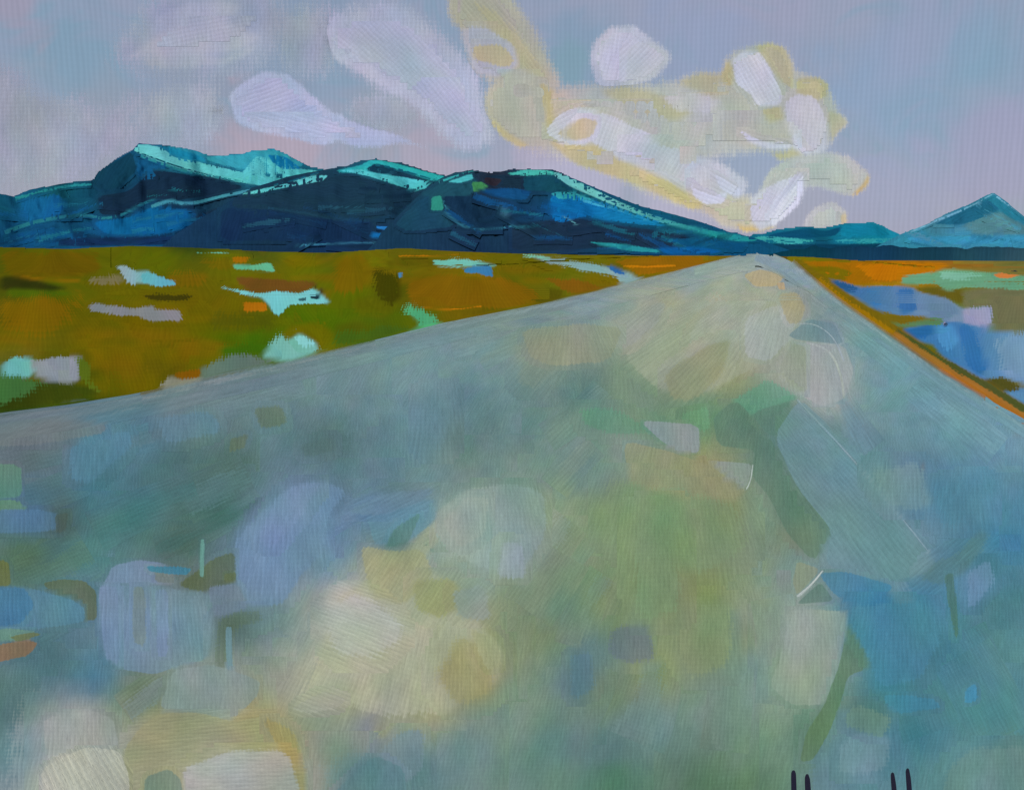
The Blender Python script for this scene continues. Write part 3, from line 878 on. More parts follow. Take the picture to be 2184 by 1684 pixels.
TQ = (96, 190, 190)  # turquoise of the sunlit crests: sunlight put into the stroke colour
strokes_on(SA, mA, [
    ('rock_face', [(800, 330), (1000, 220), (1120, 140), (1170, 300), (1000, 450), (860, 470), (800, 420)], (18, 60, 80), dict(angle=40)),
    ('rock_face', [(170, 560), (500, 490), (560, 600), (500, 690), (220, 730)], (20, 92, 140), dict(feather=6, rag=.8)),
    ('rock_face', [(150, 830), (500, 800), (700, 880), (500, 930), (160, 950)], (18, 82, 126), dict(feather=6, rag=.8, angle=0)),
    ('rock_face', [(830, 520), (1100, 480), (1300, 300), (1500, 320), (1960, 400), (2100, 450), (1750, 520), (1500, 560), (1320, 540), (1050, 680), (850, 680)], (22, 45, 66), dict(angle=0)),
    ('rock_face', [(1180, 200), (1400, 240), (1440, 280), (1300, 300), (1340, 370), (1200, 385), (1170, 300)], (20, 84, 124), dict(angle=-20)),
    ('rock_face', [(800, 740), (1100, 700), (1330, 600), (1620, 640), (1630, 780), (1400, 840), (900, 850)], (16, 94, 144), dict(feather=4)),
    ('rock_face', [(1650, 690), (1900, 600), (2400, 520), (2500, 900), (1700, 910)], (25, 48, 72), dict(feather=5, angle=60)),
    ('rock_face', [(500, 880), (1000, 870), (1700, 850), (1700, 930), (500, 950)], (22, 50, 86), dict(feather=3, angle=0)),
    ('sunlit_slope', [(1370, 95), (1540, 125), (1720, 180), (1760, 225), (1560, 200), (1440, 150)], (24, 130, 162), dict(angle=-20)),
    ('sunlit_slope', [(1700, 190), (1920, 170), (2080, 165), (2200, 120), (2380, 130), (2500, 170), (2600, 260), (2300, 330), (1900, 260)], (52, 155, 172), dict(angle=-12, rag=.6)),
    ('sunlit_slope', [(1130, 130), (1190, 65), (1390, 110), (1480, 190), (1700, 230), (1900, 280), (2184, 345), (2500, 380), (2650, 390), (2450, 440), (2184, 425), (1950, 385), (1750, 345), (1500, 275), (1300, 205)], TQ, dict(angle=-18, color2=(80, 182, 186), feather=2)),
    ('sunlit_slope', [(2184, 180), (2290, 200), (2400, 280), (2630, 290), (2800, 325), (2440, 420), (2184, 430), (2060, 330)], (84, 188, 192), dict(angle=-20, rag=.6)),
    ('rock_face', [(2280, 165), (2430, 180), (2580, 290), (2410, 292), (2330, 240)], (18, 116, 165), dict(angle=-40)),
    ('ridge_line', [(1140, 135), (1300, 190), (1500, 265), (1800, 345), (2000, 395)], (16, 72, 92), dict(line=(3.5, 2), feather=1.2, angle=-18)),
    ('ridge_line', [(1200, 175), (1500, 290), (1800, 350), (2050, 390)], (42, 130, 140), dict(line=(6, 3), feather=1.5, angle=-18)),
    ('ridge_line', [(40, 830), (250, 750), (450, 710), (650, 680), (780, 690), (880, 715), (1050, 680), (1200, 590), (1330, 545)], (36, 112, 128), dict(line=(9, 4), feather=1.5, angle=15, thick=2.0)),
    ('ridge_line', [(1290, 610), (1400, 570), (1470, 560), (1560, 588), (1700, 572), (1850, 530), (2184, 460), (2400, 440)], (62, 138, 156), dict(line=(8, 5), feather=1.5, angle=12, thick=2.0)),
    ('ridge_line', [(130, 545), (350, 480), (560, 430), (780, 420)], (36, 128, 134), dict(line=(7, 3), feather=2.5, rag=.9, angle=15)),
], 0, 288.3, .25)
strokes_on(SB, mB, [
    ('rock_face', [(-200, 520), (0, 500), (250, 440), (600, 370), (790, 320), (1000, 380), (1300, 480), (1480, 530), (1350, 560), (1200, 650), (1000, 720), (600, 720), (150, 640), (-200, 620)], (26, 55, 74), dict(angle=8, feather=3, wave=.9)),
    ('rock_face', [(-300, 620), (150, 640), (600, 720), (1000, 720), (980, 900), (300, 900), (-300, 900)], (22, 48, 78), dict(angle=85, feather=4)),
    ('rock_face', [(1200, 650), (1350, 560), (1500, 540), (1600, 640), (1500, 760), (1300, 780)], (26, 62, 82), dict(angle=25)),
    ('sunlit_slope', [(-200, 510), (0, 470), (200, 430), (500, 340), (620, 345), (560, 395), (250, 445), (0, 500)], (88, 184, 190), dict(angle=15)),  # lit turquoise tongue, sunlight painted as pigment
    ('ridge_line', [(150, 425), (330, 385), (540, 315)], (20, 88, 112), dict(line=(3, 2), feather=1.2, angle=15)),
    ('sunlit_slope', [(660, 310), (900, 255), (970, 215), (1100, 215), (1300, 270), (1560, 340), (1720, 380), (1500, 390), (1250, 305), (1050, 255), (960, 310), (760, 320)], (44, 166, 168), dict(angle=-15)),
    ('sunlit_slope', [(710, 305), (900, 290), (960, 310), (1080, 330), (1500, 400), (1440, 462), (1350, 472), (1180, 425), (980, 355), (800, 315)], (78, 186, 192), dict(angle=-20)),
    ('rock_face', [(930, 295), (1020, 240), (1210, 290), (1090, 335)], (20, 58, 78), dict(angle=-15, rag=.6)),
    ('ridge_line', [(1020, 250), (1300, 315), (1560, 395)], (22, 88, 106), dict(line=(5, 2), feather=1.5, rag=.7, angle=-18)),
    ('ridge_line', [(1300, 480), (1420, 440), (1560, 350)], (28, 80, 96), dict(line=(7, 2), feather=1.5, rag=.6, angle=35)),
    ('rock_face', [(1000, 772), (1300, 797), (1430, 822), (1300, 832), (1050, 802)], (36, 116, 180), dict(angle=-5, feather=1.5)),
    ('rock_face', [(985, 832), (1200, 838), (1290, 850), (1430, 855), (1300, 872), (975, 878)], (22, 106, 170), dict(angle=-3, feather=1.5)),
    ('ridge_line', [(350, 940), (900, 915), (1400, 937)], (56, 122, 148), dict(line=(3, 1.5), feather=1.2, rag=.7, angle=0)),
    ('ridge_line', [(100, 620), (400, 660), (650, 715), (1000, 735)], (34, 76, 98), dict(line=(4, 2), feather=2, rag=.9, angle=-8, solid=.6)),
], 546, 288.3, .25)
strokes_on(SC, mC, [
    ('rock_face', [(1400, 500), (1640, 380), (1840, 330), (1900, 420), (1820, 520), (1500, 540)], (30, 76, 92), dict(angle=25)),
    ('rock_face', [(1590, 520), (1800, 520), (2050, 560), (2184, 700), (2150, 780), (1900, 800), (1700, 760), (1620, 660)], (22, 50, 74), dict(angle=80)),
    ('rock_face', [(1380, 560), (1480, 520), (1600, 640), (1700, 780), (1300, 820), (1180, 760)], (28, 70, 92), dict(angle=20, feather=3)),
    ('rock_face', [(1940, 345), (2400, 330), (2600, 300), (2700, 420), (2300, 470), (1980, 440)], (26, 48, 66), dict(angle=-5)),
    ('sunlit_slope', [(1630, 400), (1840, 325), (1855, 375), (1750, 405)], (70, 180, 182), dict(angle=20)),  # sunlit crest, its light painted in turquoise
    ('ridge_line', [(1560, 400), (1700, 350), (1840, 305), (1900, 300)], (52, 160, 160), dict(line=(5, 2), feather=1.5, angle=20)),
    ('rock_face', [(1950, 360), (2100, 380), (2040, 440), (1950, 405)], (46, 42, 50), dict(angle=-30)),
    ('grass_patch', [(1840, 400), (1930, 400), (1985, 440), (1860, 490)], (62, 136, 84), dict(angle=40)),
    ('grass_patch', [(1500, 530), (1580, 512), (1605, 640), (1490, 645)], (46, 136, 124), dict(angle=70)),
    ('rock_face', [(1900, 465), (2184, 450), (2350, 480), (2300, 560), (2000, 520)], (20, 74, 120), dict(angle=0, rag=.7)),
    ('ridge_line', [(1600, 560), (1640, 680), (1750, 770), (1900, 803), (2100, 795), (2200, 770)], (50, 116, 138), dict(line=(4, 2.5), feather=1.5, rag=.6, angle=-30)),
    ('rock_face', [(2080, 580), (2150, 640), (2160, 720), (2090, 700)], (52, 98, 122), dict(angle=-50)),
], 546, 288.3, .25)
strokes_on(SC, mC, [
    ('rock_face', [(0, 760), (500, 700), (1000, 780), (1500, 850), (1500, 960), (800, 960), (0, 1000)], (28, 50, 72), dict(angle=-4, feather=4)),
    ('rock_face', [(100, 350), (330, 330), (600, 440), (900, 600), (600, 560), (300, 480), (100, 470)], (22, 72, 90), dict(angle=-25, rag=.7)),
    ('rock_face', [(320, 520), (500, 500), (800, 580), (1000, 640), (1300, 730), (1360, 775), (1100, 765), (850, 735), (600, 690), (430, 745), (350, 725)], (16, 104, 164), dict(angle=-15, color2=(24, 130, 178))),
    ('sunlit_slope', [(330, 500), (400, 483), (520, 487), (720, 560), (560, 555), (400, 545)], (48, 154, 164), dict(angle=-15)),
    ('ridge_line', [(600, 560), (850, 620), (1100, 700), (1340, 745)], (60, 160, 190), dict(line=(4, 2), feather=1.5, rag=1., angle=-15)),
    ('sunlit_slope', [(-60, 330), (150, 290), (320, 300), (380, 335), (150, 345)], (64, 172, 160), dict(angle=0, rag=.7)),
    ('sunlit_slope', [(300, 300), (420, 320), (600, 410), (900, 560), (1150, 665), (1400, 745), (1700, 815), (1950, 850), (2100, 840), (2090, 905), (1900, 905), (1600, 850), (1300, 755), (900, 615), (500, 440)], (104, 188, 184), dict(angle=-20, color2=(36, 148, 152), feather=2)),  # sunlight along the long crest, painted into the colour
    ('ridge_line', [(480, 450), (900, 625), (1300, 760), (1650, 855), (1950, 915)], (16, 88, 104), dict(line=(6, 4), feather=2, rag=.7, angle=-20)),
    ('sunlit_slope', [(640, 910), (900, 922), (1250, 978), (1260, 1002), (1000, 988)], (40, 148, 154), dict(angle=-6, rag=.6)),
    ('rock_face', [(1250, 960), (1600, 950), (1800, 990), (1700, 1012), (1300, 1014)], (16, 96, 160), dict(angle=0)),
    ('rock_face', [(1250, 880), (1700, 890), (2000, 930), (1950, 985), (1500, 950)], (16, 84, 122), dict(angle=-6, rag=.6)),
    ('ridge_line', [(430, 690), (570, 768)], (80, 140, 150), dict(line=(3, 2), feather=1, thick=2)),
    ('ridge_line', [(0, 785), (160, 780), (240, 765)], (40, 110, 128), dict(line=(3, 2), feather=1.2, angle=0)),
], 1092, 288.3, .25)
strokes_on(SD, mD, [
    ('rock_face', [(1640, 500), (1724, 486), (1760, 492), (1800, 482), (1780, 505), (1640, 512)], (14, 78, 108), dict(angle=0, rag=.6)),
    ('rock_face', [(1790, 482), (1866, 478), (1900, 500), (1880, 510), (1800, 505)], (18, 124, 150), dict(angle=0)),
    ('rock_face', [(1600, 518), (1750, 522), (1980, 516), (2050, 545), (1600, 545)], (14, 62, 86), dict(angle=0, rag=.6)),
    ('sunlit_slope', [(1610, 505), (1680, 508), (1740, 514), (1690, 520), (1610, 516)], (56, 160, 156), dict(angle=0, rag=1.)),  # light on the low ridge, painted as turquoise strokes
    ('sunlit_slope', [(1780, 512), (1860, 508), (1960, 510), (1900, 518), (1800, 520)], (48, 152, 162), dict(angle=0, rag=1.)),
])
strokes_on(SE, mE, [
    ('rock_face', [(1990, 478), (2040, 455), (2100, 425), (2140, 435), (2110, 470), (2040, 480)], (34, 104, 132), dict(angle=10, rag=.9)),
    ('rock_face', [(2050, 480), (2130, 450), (2184, 480), (2200, 500), (2080, 500)], (80, 132, 142), dict(angle=0, rag=1.)),
    ('rock_face', [(2105, 425), (2118, 416), (2150, 440), (2190, 470), (2160, 470), (2125, 440)], (40, 128, 150), dict(angle=-40)),
    ('sunlit_slope', [(1930, 507), (2050, 503), (2200, 505), (2300, 515), (2184, 522), (1960, 520)], (58, 146, 182), dict(angle=0, rag=.6)),
    ('ridge_line', [(1940, 495), (2000, 470), (2060, 445), (2118, 414)], (110, 172, 196), dict(line=(4, 3), feather=2, rag=.6, angle=20)),
    ('ridge_line', [(2118, 414), (2150, 436), (2190, 468)], (110, 172, 196), dict(line=(4, 3), feather=2, rag=.6, angle=-35)),
])


# dry dragged strokes down the flanks
for surf, parent, x0, x1, n_, cols in ((SA, mA, 10, 640, 26, [(30, 104, 132), (18, 42, 64), (20, 88, 138), (34, 118, 132)]), (SB, mB, 560, 960, 20, [(36, 82, 102), (18, 42, 62), (24, 62, 96)]),
                                       (SC, mC, 960, 1560, 26, [(34, 92, 116), (18, 42, 64), (18, 84, 136), (30, 110, 128)]), (SE, mE, 1960, 2184, 10, [(84, 142, 158), (34, 104, 132), (70, 150, 176)])):
    for k in range(n_):
        cx = random.uniform(x0, x1)
        t = float(surf.top(np.array([cx]))[0])
        cy = t + (540 - t) * random.uniform(.3, .95)
        L = random.uniform(40, 130); a = math.radians(random.gauss(-6, 12)) if surf is not SA else math.radians(random.gauss(4, 12))
        P = [(cx + L * q * math.cos(a), cy - L * q * math.sin(a) + random.uniform(-1.5, 1.5)) for q in (-.5, -.15, .2, .5)]
        stroke('rock_face', surf, P, random.choice(cols), parent, ribbon=(random.uniform(4, 12), random.uniform(2, 6)), feather=3.5, rag=1.1, solid=random.uniform(.35, .75),
               angle=math.degrees(a), clip=surf.clip(), clip_feather=2.0, wave=.6)


# a low dark bank closes the flat land on the right
def build_bank(name, x0, x1, R, ytop, yfoot, cols, label, seed):
    xs = np.arange(x0, x1 + 1, 6.0)
    prof = [(0, 0.0), (.15, .35), (.4, .72), (.7, .95), (1.0, 1.0), (1.6, .8), (2.4, .3), (3.0, -.05)]
    rows = []
    for t, hgt in prof:
        r = R + t * 18
        d = px_dir(xs, np.full_like(xs, HORIZON)); d = d / np.hypot(d[:, 0], d[:, 1])[:, None]
        ends = np.clip(np.minimum(xs - x0, x1 - xs) / 130.0, 0, 1) ** .7
        n = np.array([1 + .22 * mnoise.fractal(Vector((x / 40., seed, t)), 1, 2, 4) for x in xs])
        zt = (CAM_H + (HORIZON - ytop) / F * (R + 18)) * n * ends
        g = ground_z(d[:, 0] * r, d[:, 1] * r)
        rows.append(np.stack([d[:, 0] * r, d[:, 1] * r, np.maximum(g - .1, g + hgt * zt) if hgt > 0 else g - .2], -1))
    A = np.array(rows); ny, nx = A.shape[:2]
    px, py = to_px(A[..., 0], A[..., 1], A[..., 2])
    col = Map(cols)(px, py) / LIGHT_SLOPE
    uv = np.stack([np.broadcast_to(xs / 9, (ny, nx)), np.broadcast_to(np.arange(ny)[:, None] * .7, (ny, nx))], -1)
    me = new_mesh(name, A.reshape(-1, 3), grid_faces(ny, nx)[:, ::-1], dict(edge=1., size=R / F * 9 * .16, rag=0., solid=1.), np.clip(col, 0, .9).reshape(-1, 3), uv.reshape(-1, 2))
    return link(name, me, M_MOUNT, None, kind='structure', label=label)


build_bank('hill', 1600, 2420, 300, 529, 556, [(1700, 540, (14, 60, 76)), (1850, 540, (20, 58, 84)), (1980, 540, (24, 60, 76)), (2100, 540, (34, 72, 86)), (2180, 545, (44, 78, 88)), (2400, 540, (40, 76, 88))],
           'low dark blue-green bank behind the orange grass', 3.3)


# ------------------------------------------------------------------ grassland: broad brushed patches, then the bright ones
def scatter(name, surf, parent, cmap, clip, boxes, opts):
    """Overlapping brushed patches covering an area, each with the pigment noted there."""
    count = 0
    for (x0, y0, x1, y1, w, h, sx, sy) in boxes:
        y = y0
        row = 0
        while y < y1:
            x = x0 + (row % 2) * sx / 2
            while x < x1:
                cx, cy = x + random.uniform(-.3, .3) * sx, y + random.uniform(-.3, .3) * sy
                if signed_dist(clip, np.array([cx]), np.array([cy]))[0] > -min(w, h) * .18:
                    ww, hh = w * random.uniform(.75, 1.3), h * random.uniform(.75, 1.3)
                    rot = math.radians(random.gauss(opts.get('rot', 0), opts.get('rots', 14)))
                    c = cmap(np.array([cx]), np.array([cy]))[0] * random.uniform(.93, 1.08)
                    c = c * (1 + np.array([random.uniform(-.05, .05) for _ in range(3)]))
                    srgb = np.where(c <= .0031308, c * 12.92, 1.055 * np.maximum(c, 1e-6) ** (1 / 2.4) - .055) * 255
                    o = stroke(name, surf, dab(cx, cy, ww, hh, rot), srgb, parent, feather=min(ww, hh) * opts.get('soft', .22), rag=opts.get('rag', .55),
                               solid=opts.get('solid', .9), angle=opts.get('angle', 90) + random.gauss(0, opts.get('angs', 10)), clip=clip, clip_feather=opts.get('cf', 4),
                               cmap=cmap, mapmix=opts.get('mapmix', .5), cells=14)
                    count += o is not None
                x += sx
            y += sy
            row += 1
    return count


n_f = scatter('grass_patch', FIELD, field, FIELD_GRID.sample, FIELD_LEFT_CLIP,
              [(-120, 532, 1500, 575, 150, 30, 95, 17), (-120, 590, 1300, 680, 150, 70, 92, 38), (-120, 690, 900, 890, 130, 80, 90, 48)],
              dict(angle=90, angs=6, soft=.25, rag=.7, cf=3))
n_f2 = scatter('grass_patch', FIELD, field, FIELD_GRID.sample, FIELD_RIGHT_CLIP,
               [(1700, 560, 2350, 600, 130, 26, 90, 16), (1760, 625, 2350, 950, 140, 70, 95, 50)], dict(angle=90, angs=6, soft=.25, rag=.7, cf=3))


for k in range(70):
    for _ in range(40):
        cx, cy = random.uniform(-40, 1500), random.uniform(545, 850)
        if signed_dist(FIELD_LEFT_CLIP, np.array([cx]), np.array([cy]))[0] > 6:
            break
    near = .35 + .65 * (cy - 540) / 300
    c = random.choice([(84, 88, 8), (74, 78, 12), (118, 96, 8), (116, 90, 10), (94, 92, 8), (108, 94, 6), (88, 80, 10)])
    stroke('grass_patch', FIELD, dab(cx, cy, random.uniform(50, 150), random.uniform(22, 70) * near, 0, .25, 8), c, field, feather=random.uniform(12, 26) * near + 2, rag=random.uniform(.6, 1.1),
           solid=random.uniform(.4, .7), angle=90, clip=FIELD_LEFT_CLIP, clip_feather=3, cells=16)


def Q(pts, ox, oy, k):
    return [(ox + k * a, oy + k * b) for a, b in pts]


K4 = (0, 506.7, .34)
K5 = (720.7, 506.7, .34)
strokes_on(FIELD, field, [
    ('grass_patch', [(0, 250), (150, 240), (300, 290), (420, 320), (300, 340), (0, 330)], (46, 50, 14), dict(rag=.8)),
    ('grass_patch', [(60, 320), (250, 330), (480, 350), (300, 375), (30, 370)], (72, 92, 12), dict(rag=.8, angle=0)),
    ('grass_patch', [(20, 90), (600, 95), (620, 220), (450, 260), (150, 260), (30, 230)], (96, 80, 8), dict(feather=8, rag=.5)),
    ('grass_line', [(150, 250), (250, 268), (500, 275)], (150, 100, 10), dict(line=(3, 1.5), feather=1, angle=0)),
    ('grass_patch', [(20, 385), (480, 380), (500, 430), (300, 560), (20, 600)], (114, 88, 8), dict(feather=16, rag=.6)),
    ('grass_patch', [(900, 370), (1000, 355), (1200, 365), (1180, 400), (1000, 400)], (60, 56, 12), dict(rag=1., angle=0)),
    ('pale_patch', [(560, 270), (680, 240), (760, 240), (780, 280), (640, 300)], (112, 108, 72), dict(rag=1.)),
    ('pale_patch', [(735, 190), (790, 178), (850, 220), (930, 215), (960, 250), (960, 290), (800, 285), (770, 240)], (140, 165, 172), dict(color2=(112, 166, 176), rag=.6)),
    ('pale_patch', [(880, 235), (935, 213), (1000, 255), (1115, 290), (1000, 303), (890, 290)], (92, 164, 178), dict(rag=.5)),
    ('pale_patch', [(1463, 172), (1560, 180), (1690, 163), (1727, 216), (1600, 210), (1470, 208)], (92, 168, 134), dict(rag=.4, feather=1.5)),
    ('grass_patch', [(1465, 130), (1560, 128), (1540, 160), (1470, 158)], (150, 98, 10), dict(rag=.5)),
    ('pale_patch', [(560, 430), (600, 410), (700, 430), (830, 440), (960, 425), (975, 455), (1130, 450), (1138, 525), (1080, 520), (960, 533), (860, 500), (700, 482), (570, 458)], (122, 128, 132), dict(color2=(128, 128, 134), rag=.55)),
    ('grass_patch', [(1475, 250), (1700, 262), (1900, 270), (1995, 290), (1900, 348), (1560, 348), (1520, 300)], (104, 72, 26), dict(rag=.5)),
    ('pale_patch', [(1370, 310), (1500, 330), (1560, 345), (1640, 350), (1740, 342), (1880, 352), (1960, 320), (2010, 348), (2070, 412), (1900, 418), (1810, 425), (1775, 468), (1735, 494), (1690, 425), (1640, 375), (1550, 362)], (112, 190, 192), dict(rag=.5, feather=1.8)),
    ('dark_mark', [(1940, 358), (2010, 355), (2005, 385), (1950, 385)], (28, 52, 62), dict(feather=1, rag=.3)),
    ('dark_mark', [(1870, 385), (1920, 375), (1915, 398), (1880, 398)], (52, 92, 96), dict(feather=1, rag=.3)),
    ('dark_mark', [(2000, 335), (2020, 310), (2028, 340), (2012, 360)], (58, 50, 30), dict(feather=1, rag=.3)),
    ('dark_mark', [(1975, 295), (1988, 318), (1978, 325)], (58, 50, 30), dict(feather=1, rag=.3)),
    ('grass_patch', [(1523, 402), (1668, 408), (1672, 462), (1530, 465)], (168, 102, 14), dict(rag=.4)),
    ('grass_patch', [(1380, 690), (1600, 660), (1680, 680), (1640, 740), (1400, 750)], (58, 96, 12), dict(feather=6, rag=.7)),
    ('pale_patch', [(1640, 760), (1690, 680), (1740, 618), (1820, 640), (1880, 600), (1985, 660), (2000, 715), (1900, 750), (1800, 778)], (110, 172, 160), dict(rag=1.3, feather=4)),
    ('pale_patch', [(1840, 625), (1900, 605), (1975, 670), (1890, 690)], (128, 194, 196), dict(rag=.7)),
    ('pale_patch', [(20, 790), (80, 745), (200, 758), (240, 830), (180, 880), (20, 905)], (104, 172, 170), dict(rag=.7)),
    ('pale_patch', [(170, 775), (330, 755), (510, 742), (512, 840), (490, 905), (330, 912), (230, 870)], (132, 140, 148), dict(rag=.5)),
    ('grass_patch', [(-300, 890), (300, 900), (560, 930), (640, 975), (420, 1020), (200, 1060), (-300, 1130)], (44, 54, 12), dict(feather=6, rag=.5, color2=(58, 70, 14), grad=0)),
    ('grass_patch', [(-100, 890), (200, 870), (280, 930), (100, 1000), (-100, 1030)], (62, 104, 52), dict(feather=8, rag=.8)),
    ('grass_patch', [(480, 740), (560, 790), (560, 900), (640, 970), (560, 950), (500, 870)], (84, 102, 24), dict(feather=4, rag=.6)),
    ('road_bleed', [(1255, 820), (1400, 770), (1560, 740), (1700, 770), (1700, 810), (1400, 860), (1265, 900)], (92, 112, 100), dict(rag=.9, feather=5)),
    ('road_bleed', [(1010, 930), (1070, 868), (1120, 885), (1260, 870), (1258, 930), (1030, 955)], (128, 128, 112), dict(rag=.8)),
    ('grass_patch', [(1085, 850), (1265, 820), (1262, 875), (1110, 890)], (122, 82, 10), dict(rag=.5)),
    ('pale_line', [(1230, 105), (1330, 100), (1440, 102)], (96, 172, 150), dict(line=(3.5, 2), feather=1.2, rag=.7, angle=0)),
], *K4, clip=FIELD_LEFT_CLIP)
strokes_on(FIELD, field, [
    ('grass_patch', [(-20, 110), (180, 120), (220, 300), (-20, 330)], (108, 90, 8), dict(feather=12, rag=.6)),
    ('grass_patch', [(230, 200), (380, 220), (400, 380), (330, 420), (240, 330)], (64, 62, 8), dict(feather=6, rag=.8)),
    ('grass_patch', [(440, 280), (560, 245), (800, 240), (1050, 260), (1240, 340), (1262, 400), (1150, 430), (900, 440), (560, 442), (460, 420)], (118, 88, 10), dict(feather=7, rag=.5)),
    ('grass_line', [(540, 442), (720, 452), (900, 432)], (178, 108, 14), dict(line=(2.2, 1.2), feather=1, angle=0)),
    ('grass_line', [(380, 120), (600, 118), (760, 112)], (156, 104, 12), dict(line=(3, 1.5), feather=1, angle=0)),
    ('grass_patch', [(1120, 315), (1290, 310), (1420, 330), (1400, 390), (1260, 420)], (84, 78, 12), dict(rag=.6)),
    ('grass_patch', [(1290, 250), (1560, 270), (1660, 320), (1500, 360), (1400, 330)], (118, 82, 16), dict(rag=.6)),
    ('pale_patch', [(600, 150), (760, 148), (900, 162), (1005, 185), (740, 188), (600, 178)], (106, 180, 164), dict(rag=.6, angle=0)),
    ('blue_patch', [(785, 200), (870, 185), (960, 178), (975, 248), (925, 240), (880, 222), (800, 222)], (54, 116, 160), dict(rag=.5, feather=1.5)),
    ('blue_patch', [(380, 228), (400, 225), (398, 250), (382, 250)], (70, 120, 160), dict(rag=.4, feather=1)),
    ('pale_patch', [(1220, 118), (1400, 142), (1600, 168), (1720, 195), (1830, 222), (1890, 268), (1770, 302), (1740, 242), (1560, 215), (1400, 186), (1280, 150)], (126, 158, 164), dict(rag=.7, angle=-10)),
    ('blue_patch', [(1670, 178), (1720, 180), (1790, 212), (1802, 236), (1720, 215)], (42, 96, 152), dict(rag=.5, feather=1.3)),
    ('grass_patch', [(1720, 150), (1900, 130), (2300, 120), (2300, 175), (2184, 205), (1880, 232), (1830, 205)], (134, 92, 12), dict(rag=.5, feather=2)),
    ('grass_line', [(1790, 178), (1900, 190), (2120, 180)], (182, 112, 14), dict(line=(5, 2), feather=1.3, angle=0)),
    ('pale_patch', [(430, 440), (560, 470), (620, 500), (640, 545), (600, 580), (470, 592), (520, 540)], (76, 160, 110), dict(rag=1.4, feather=5)),
    ('grass_patch', [(-20, 590), (300, 560), (450, 570), (250, 650), (-20, 690)], (66, 92, 22), dict(rag=.8, feather=6)),
    ('pale_line', [(1160, 115), (1330, 138)], (110, 176, 150), dict(line=(4, 2), feather=1.5, rag=.7, angle=0)),
], *K5, clip=FIELD_LEFT_CLIP)

# ------------------------------------------------------------------ right of the road: orange grass, bright pools, brown verge
K6 = (1638.0, 375.6, .3216)
strokes_on(FIELD, field, [
    ('grass_patch', [(180, 575), (400, 555), (750, 560), (1000, 545), (1300, 555), (2200, 570), (2200, 620), (1250, 610), (1080, 650), (880, 700), (600, 720), (300, 690)], (150, 98, 10), dict(feather=2.5, color2=(130, 96, 40))),
    ('grass_patch', [(200, 600), (420, 600), (560, 640), (500, 700), (330, 680)], (112, 98, 10), dict(feather=3)),
    ('grass_patch', [(560, 590), (800, 575), (1050, 575), (1210, 590), (1080, 645), (880, 690), (720, 700)], (178, 108, 10), dict(feather=3)),
    ('grass_patch', [(1290, 760), (1500, 740), (2100, 740), (2100, 1080), (1700, 1060), (1480, 1010), (1470, 870), (1290, 870)], (106, 106, 74), dict(feather=4)),
    ('grass_patch', [(980, 740), (1100, 730), (1300, 760), (1290, 850), (1180, 810), (1010, 770)], (96, 88, 26), dict(feather=3, rag=.7)),
    ('pale_patch', [(888, 668), (1060, 652), (1180, 618), (1460, 640), (1698, 662), (2100, 660), (2100, 750), (1698, 747), (1330, 737), (1200, 765), (1100, 722), (890, 718)], (98, 152, 118), dict(rag=.6, angle=0)),
    ('pale_patch', [(1150, 635), (1300, 635), (1420, 660), (1300, 690), (1150, 680)], (116, 172, 148), dict(rag=.8, angle=0)),
    ('orange_patch', [(1490, 655), (1640, 633), (1668, 658), (1610, 677), (1530, 675)], (198, 118, 58), dict(feather=1.2, rag=.2, angle=0)),
    ('dark_mark', [(1600, 632), (1650, 628), (1668, 650), (1640, 645)], (40, 56, 56), dict(feather=1, rag=.3, angle=0)),
], *K6, clip=FIELD_RIGHT_CLIP)


def water(pts, col, col2, label, kids, **kw):
    o = stroke('water', FIELD, Q(pts, *K6), col, None, feather=2.5, rag=.5, color2=col2, angle=84, clip=FIELD_RIGHT_CLIP, clip_feather=2, cells=34, kind='structure', label=label, **kw)
    strokes_on(FIELD, o, kids, *K6, clip=FIELD_RIGHT_CLIP)
    return o


water([(380, 705), (450, 688), (600, 738), (800, 728), (960, 738), (1000, 770), (1180, 810), (1290, 880), (1480, 866), (1475, 1015), (1250, 992), (1060, 932), (880, 932), (700, 882), (560, 792), (430, 765)],
      (66, 112, 158), (110, 136, 162), 'long blue pool beside the road, lilac at its far end', [
    ('reflection', [(640, 740), (720, 745), (760, 850), (700, 860)], (54, 112, 170), dict(rag=.9)),
    ('reflection', [(860, 760), (960, 745), (980, 900), (880, 920)], (56, 106, 158), dict(rag=.9)),
    ('reflection', [(1290, 880), (1475, 862), (1472, 1012), (1300, 985)], (146, 146, 178), dict(rag=.6, feather=4)),
    ('reflection', [(1060, 820), (1180, 815), (1280, 890), (1200, 950), (1080, 930)], (98, 128, 152), dict(rag=.8, feather=5)),
    ('reflection', [(400, 700), (460, 692), (600, 745), (560, 780), (450, 750)], (38, 84, 128), dict(rag=.7, feather=2)),
])
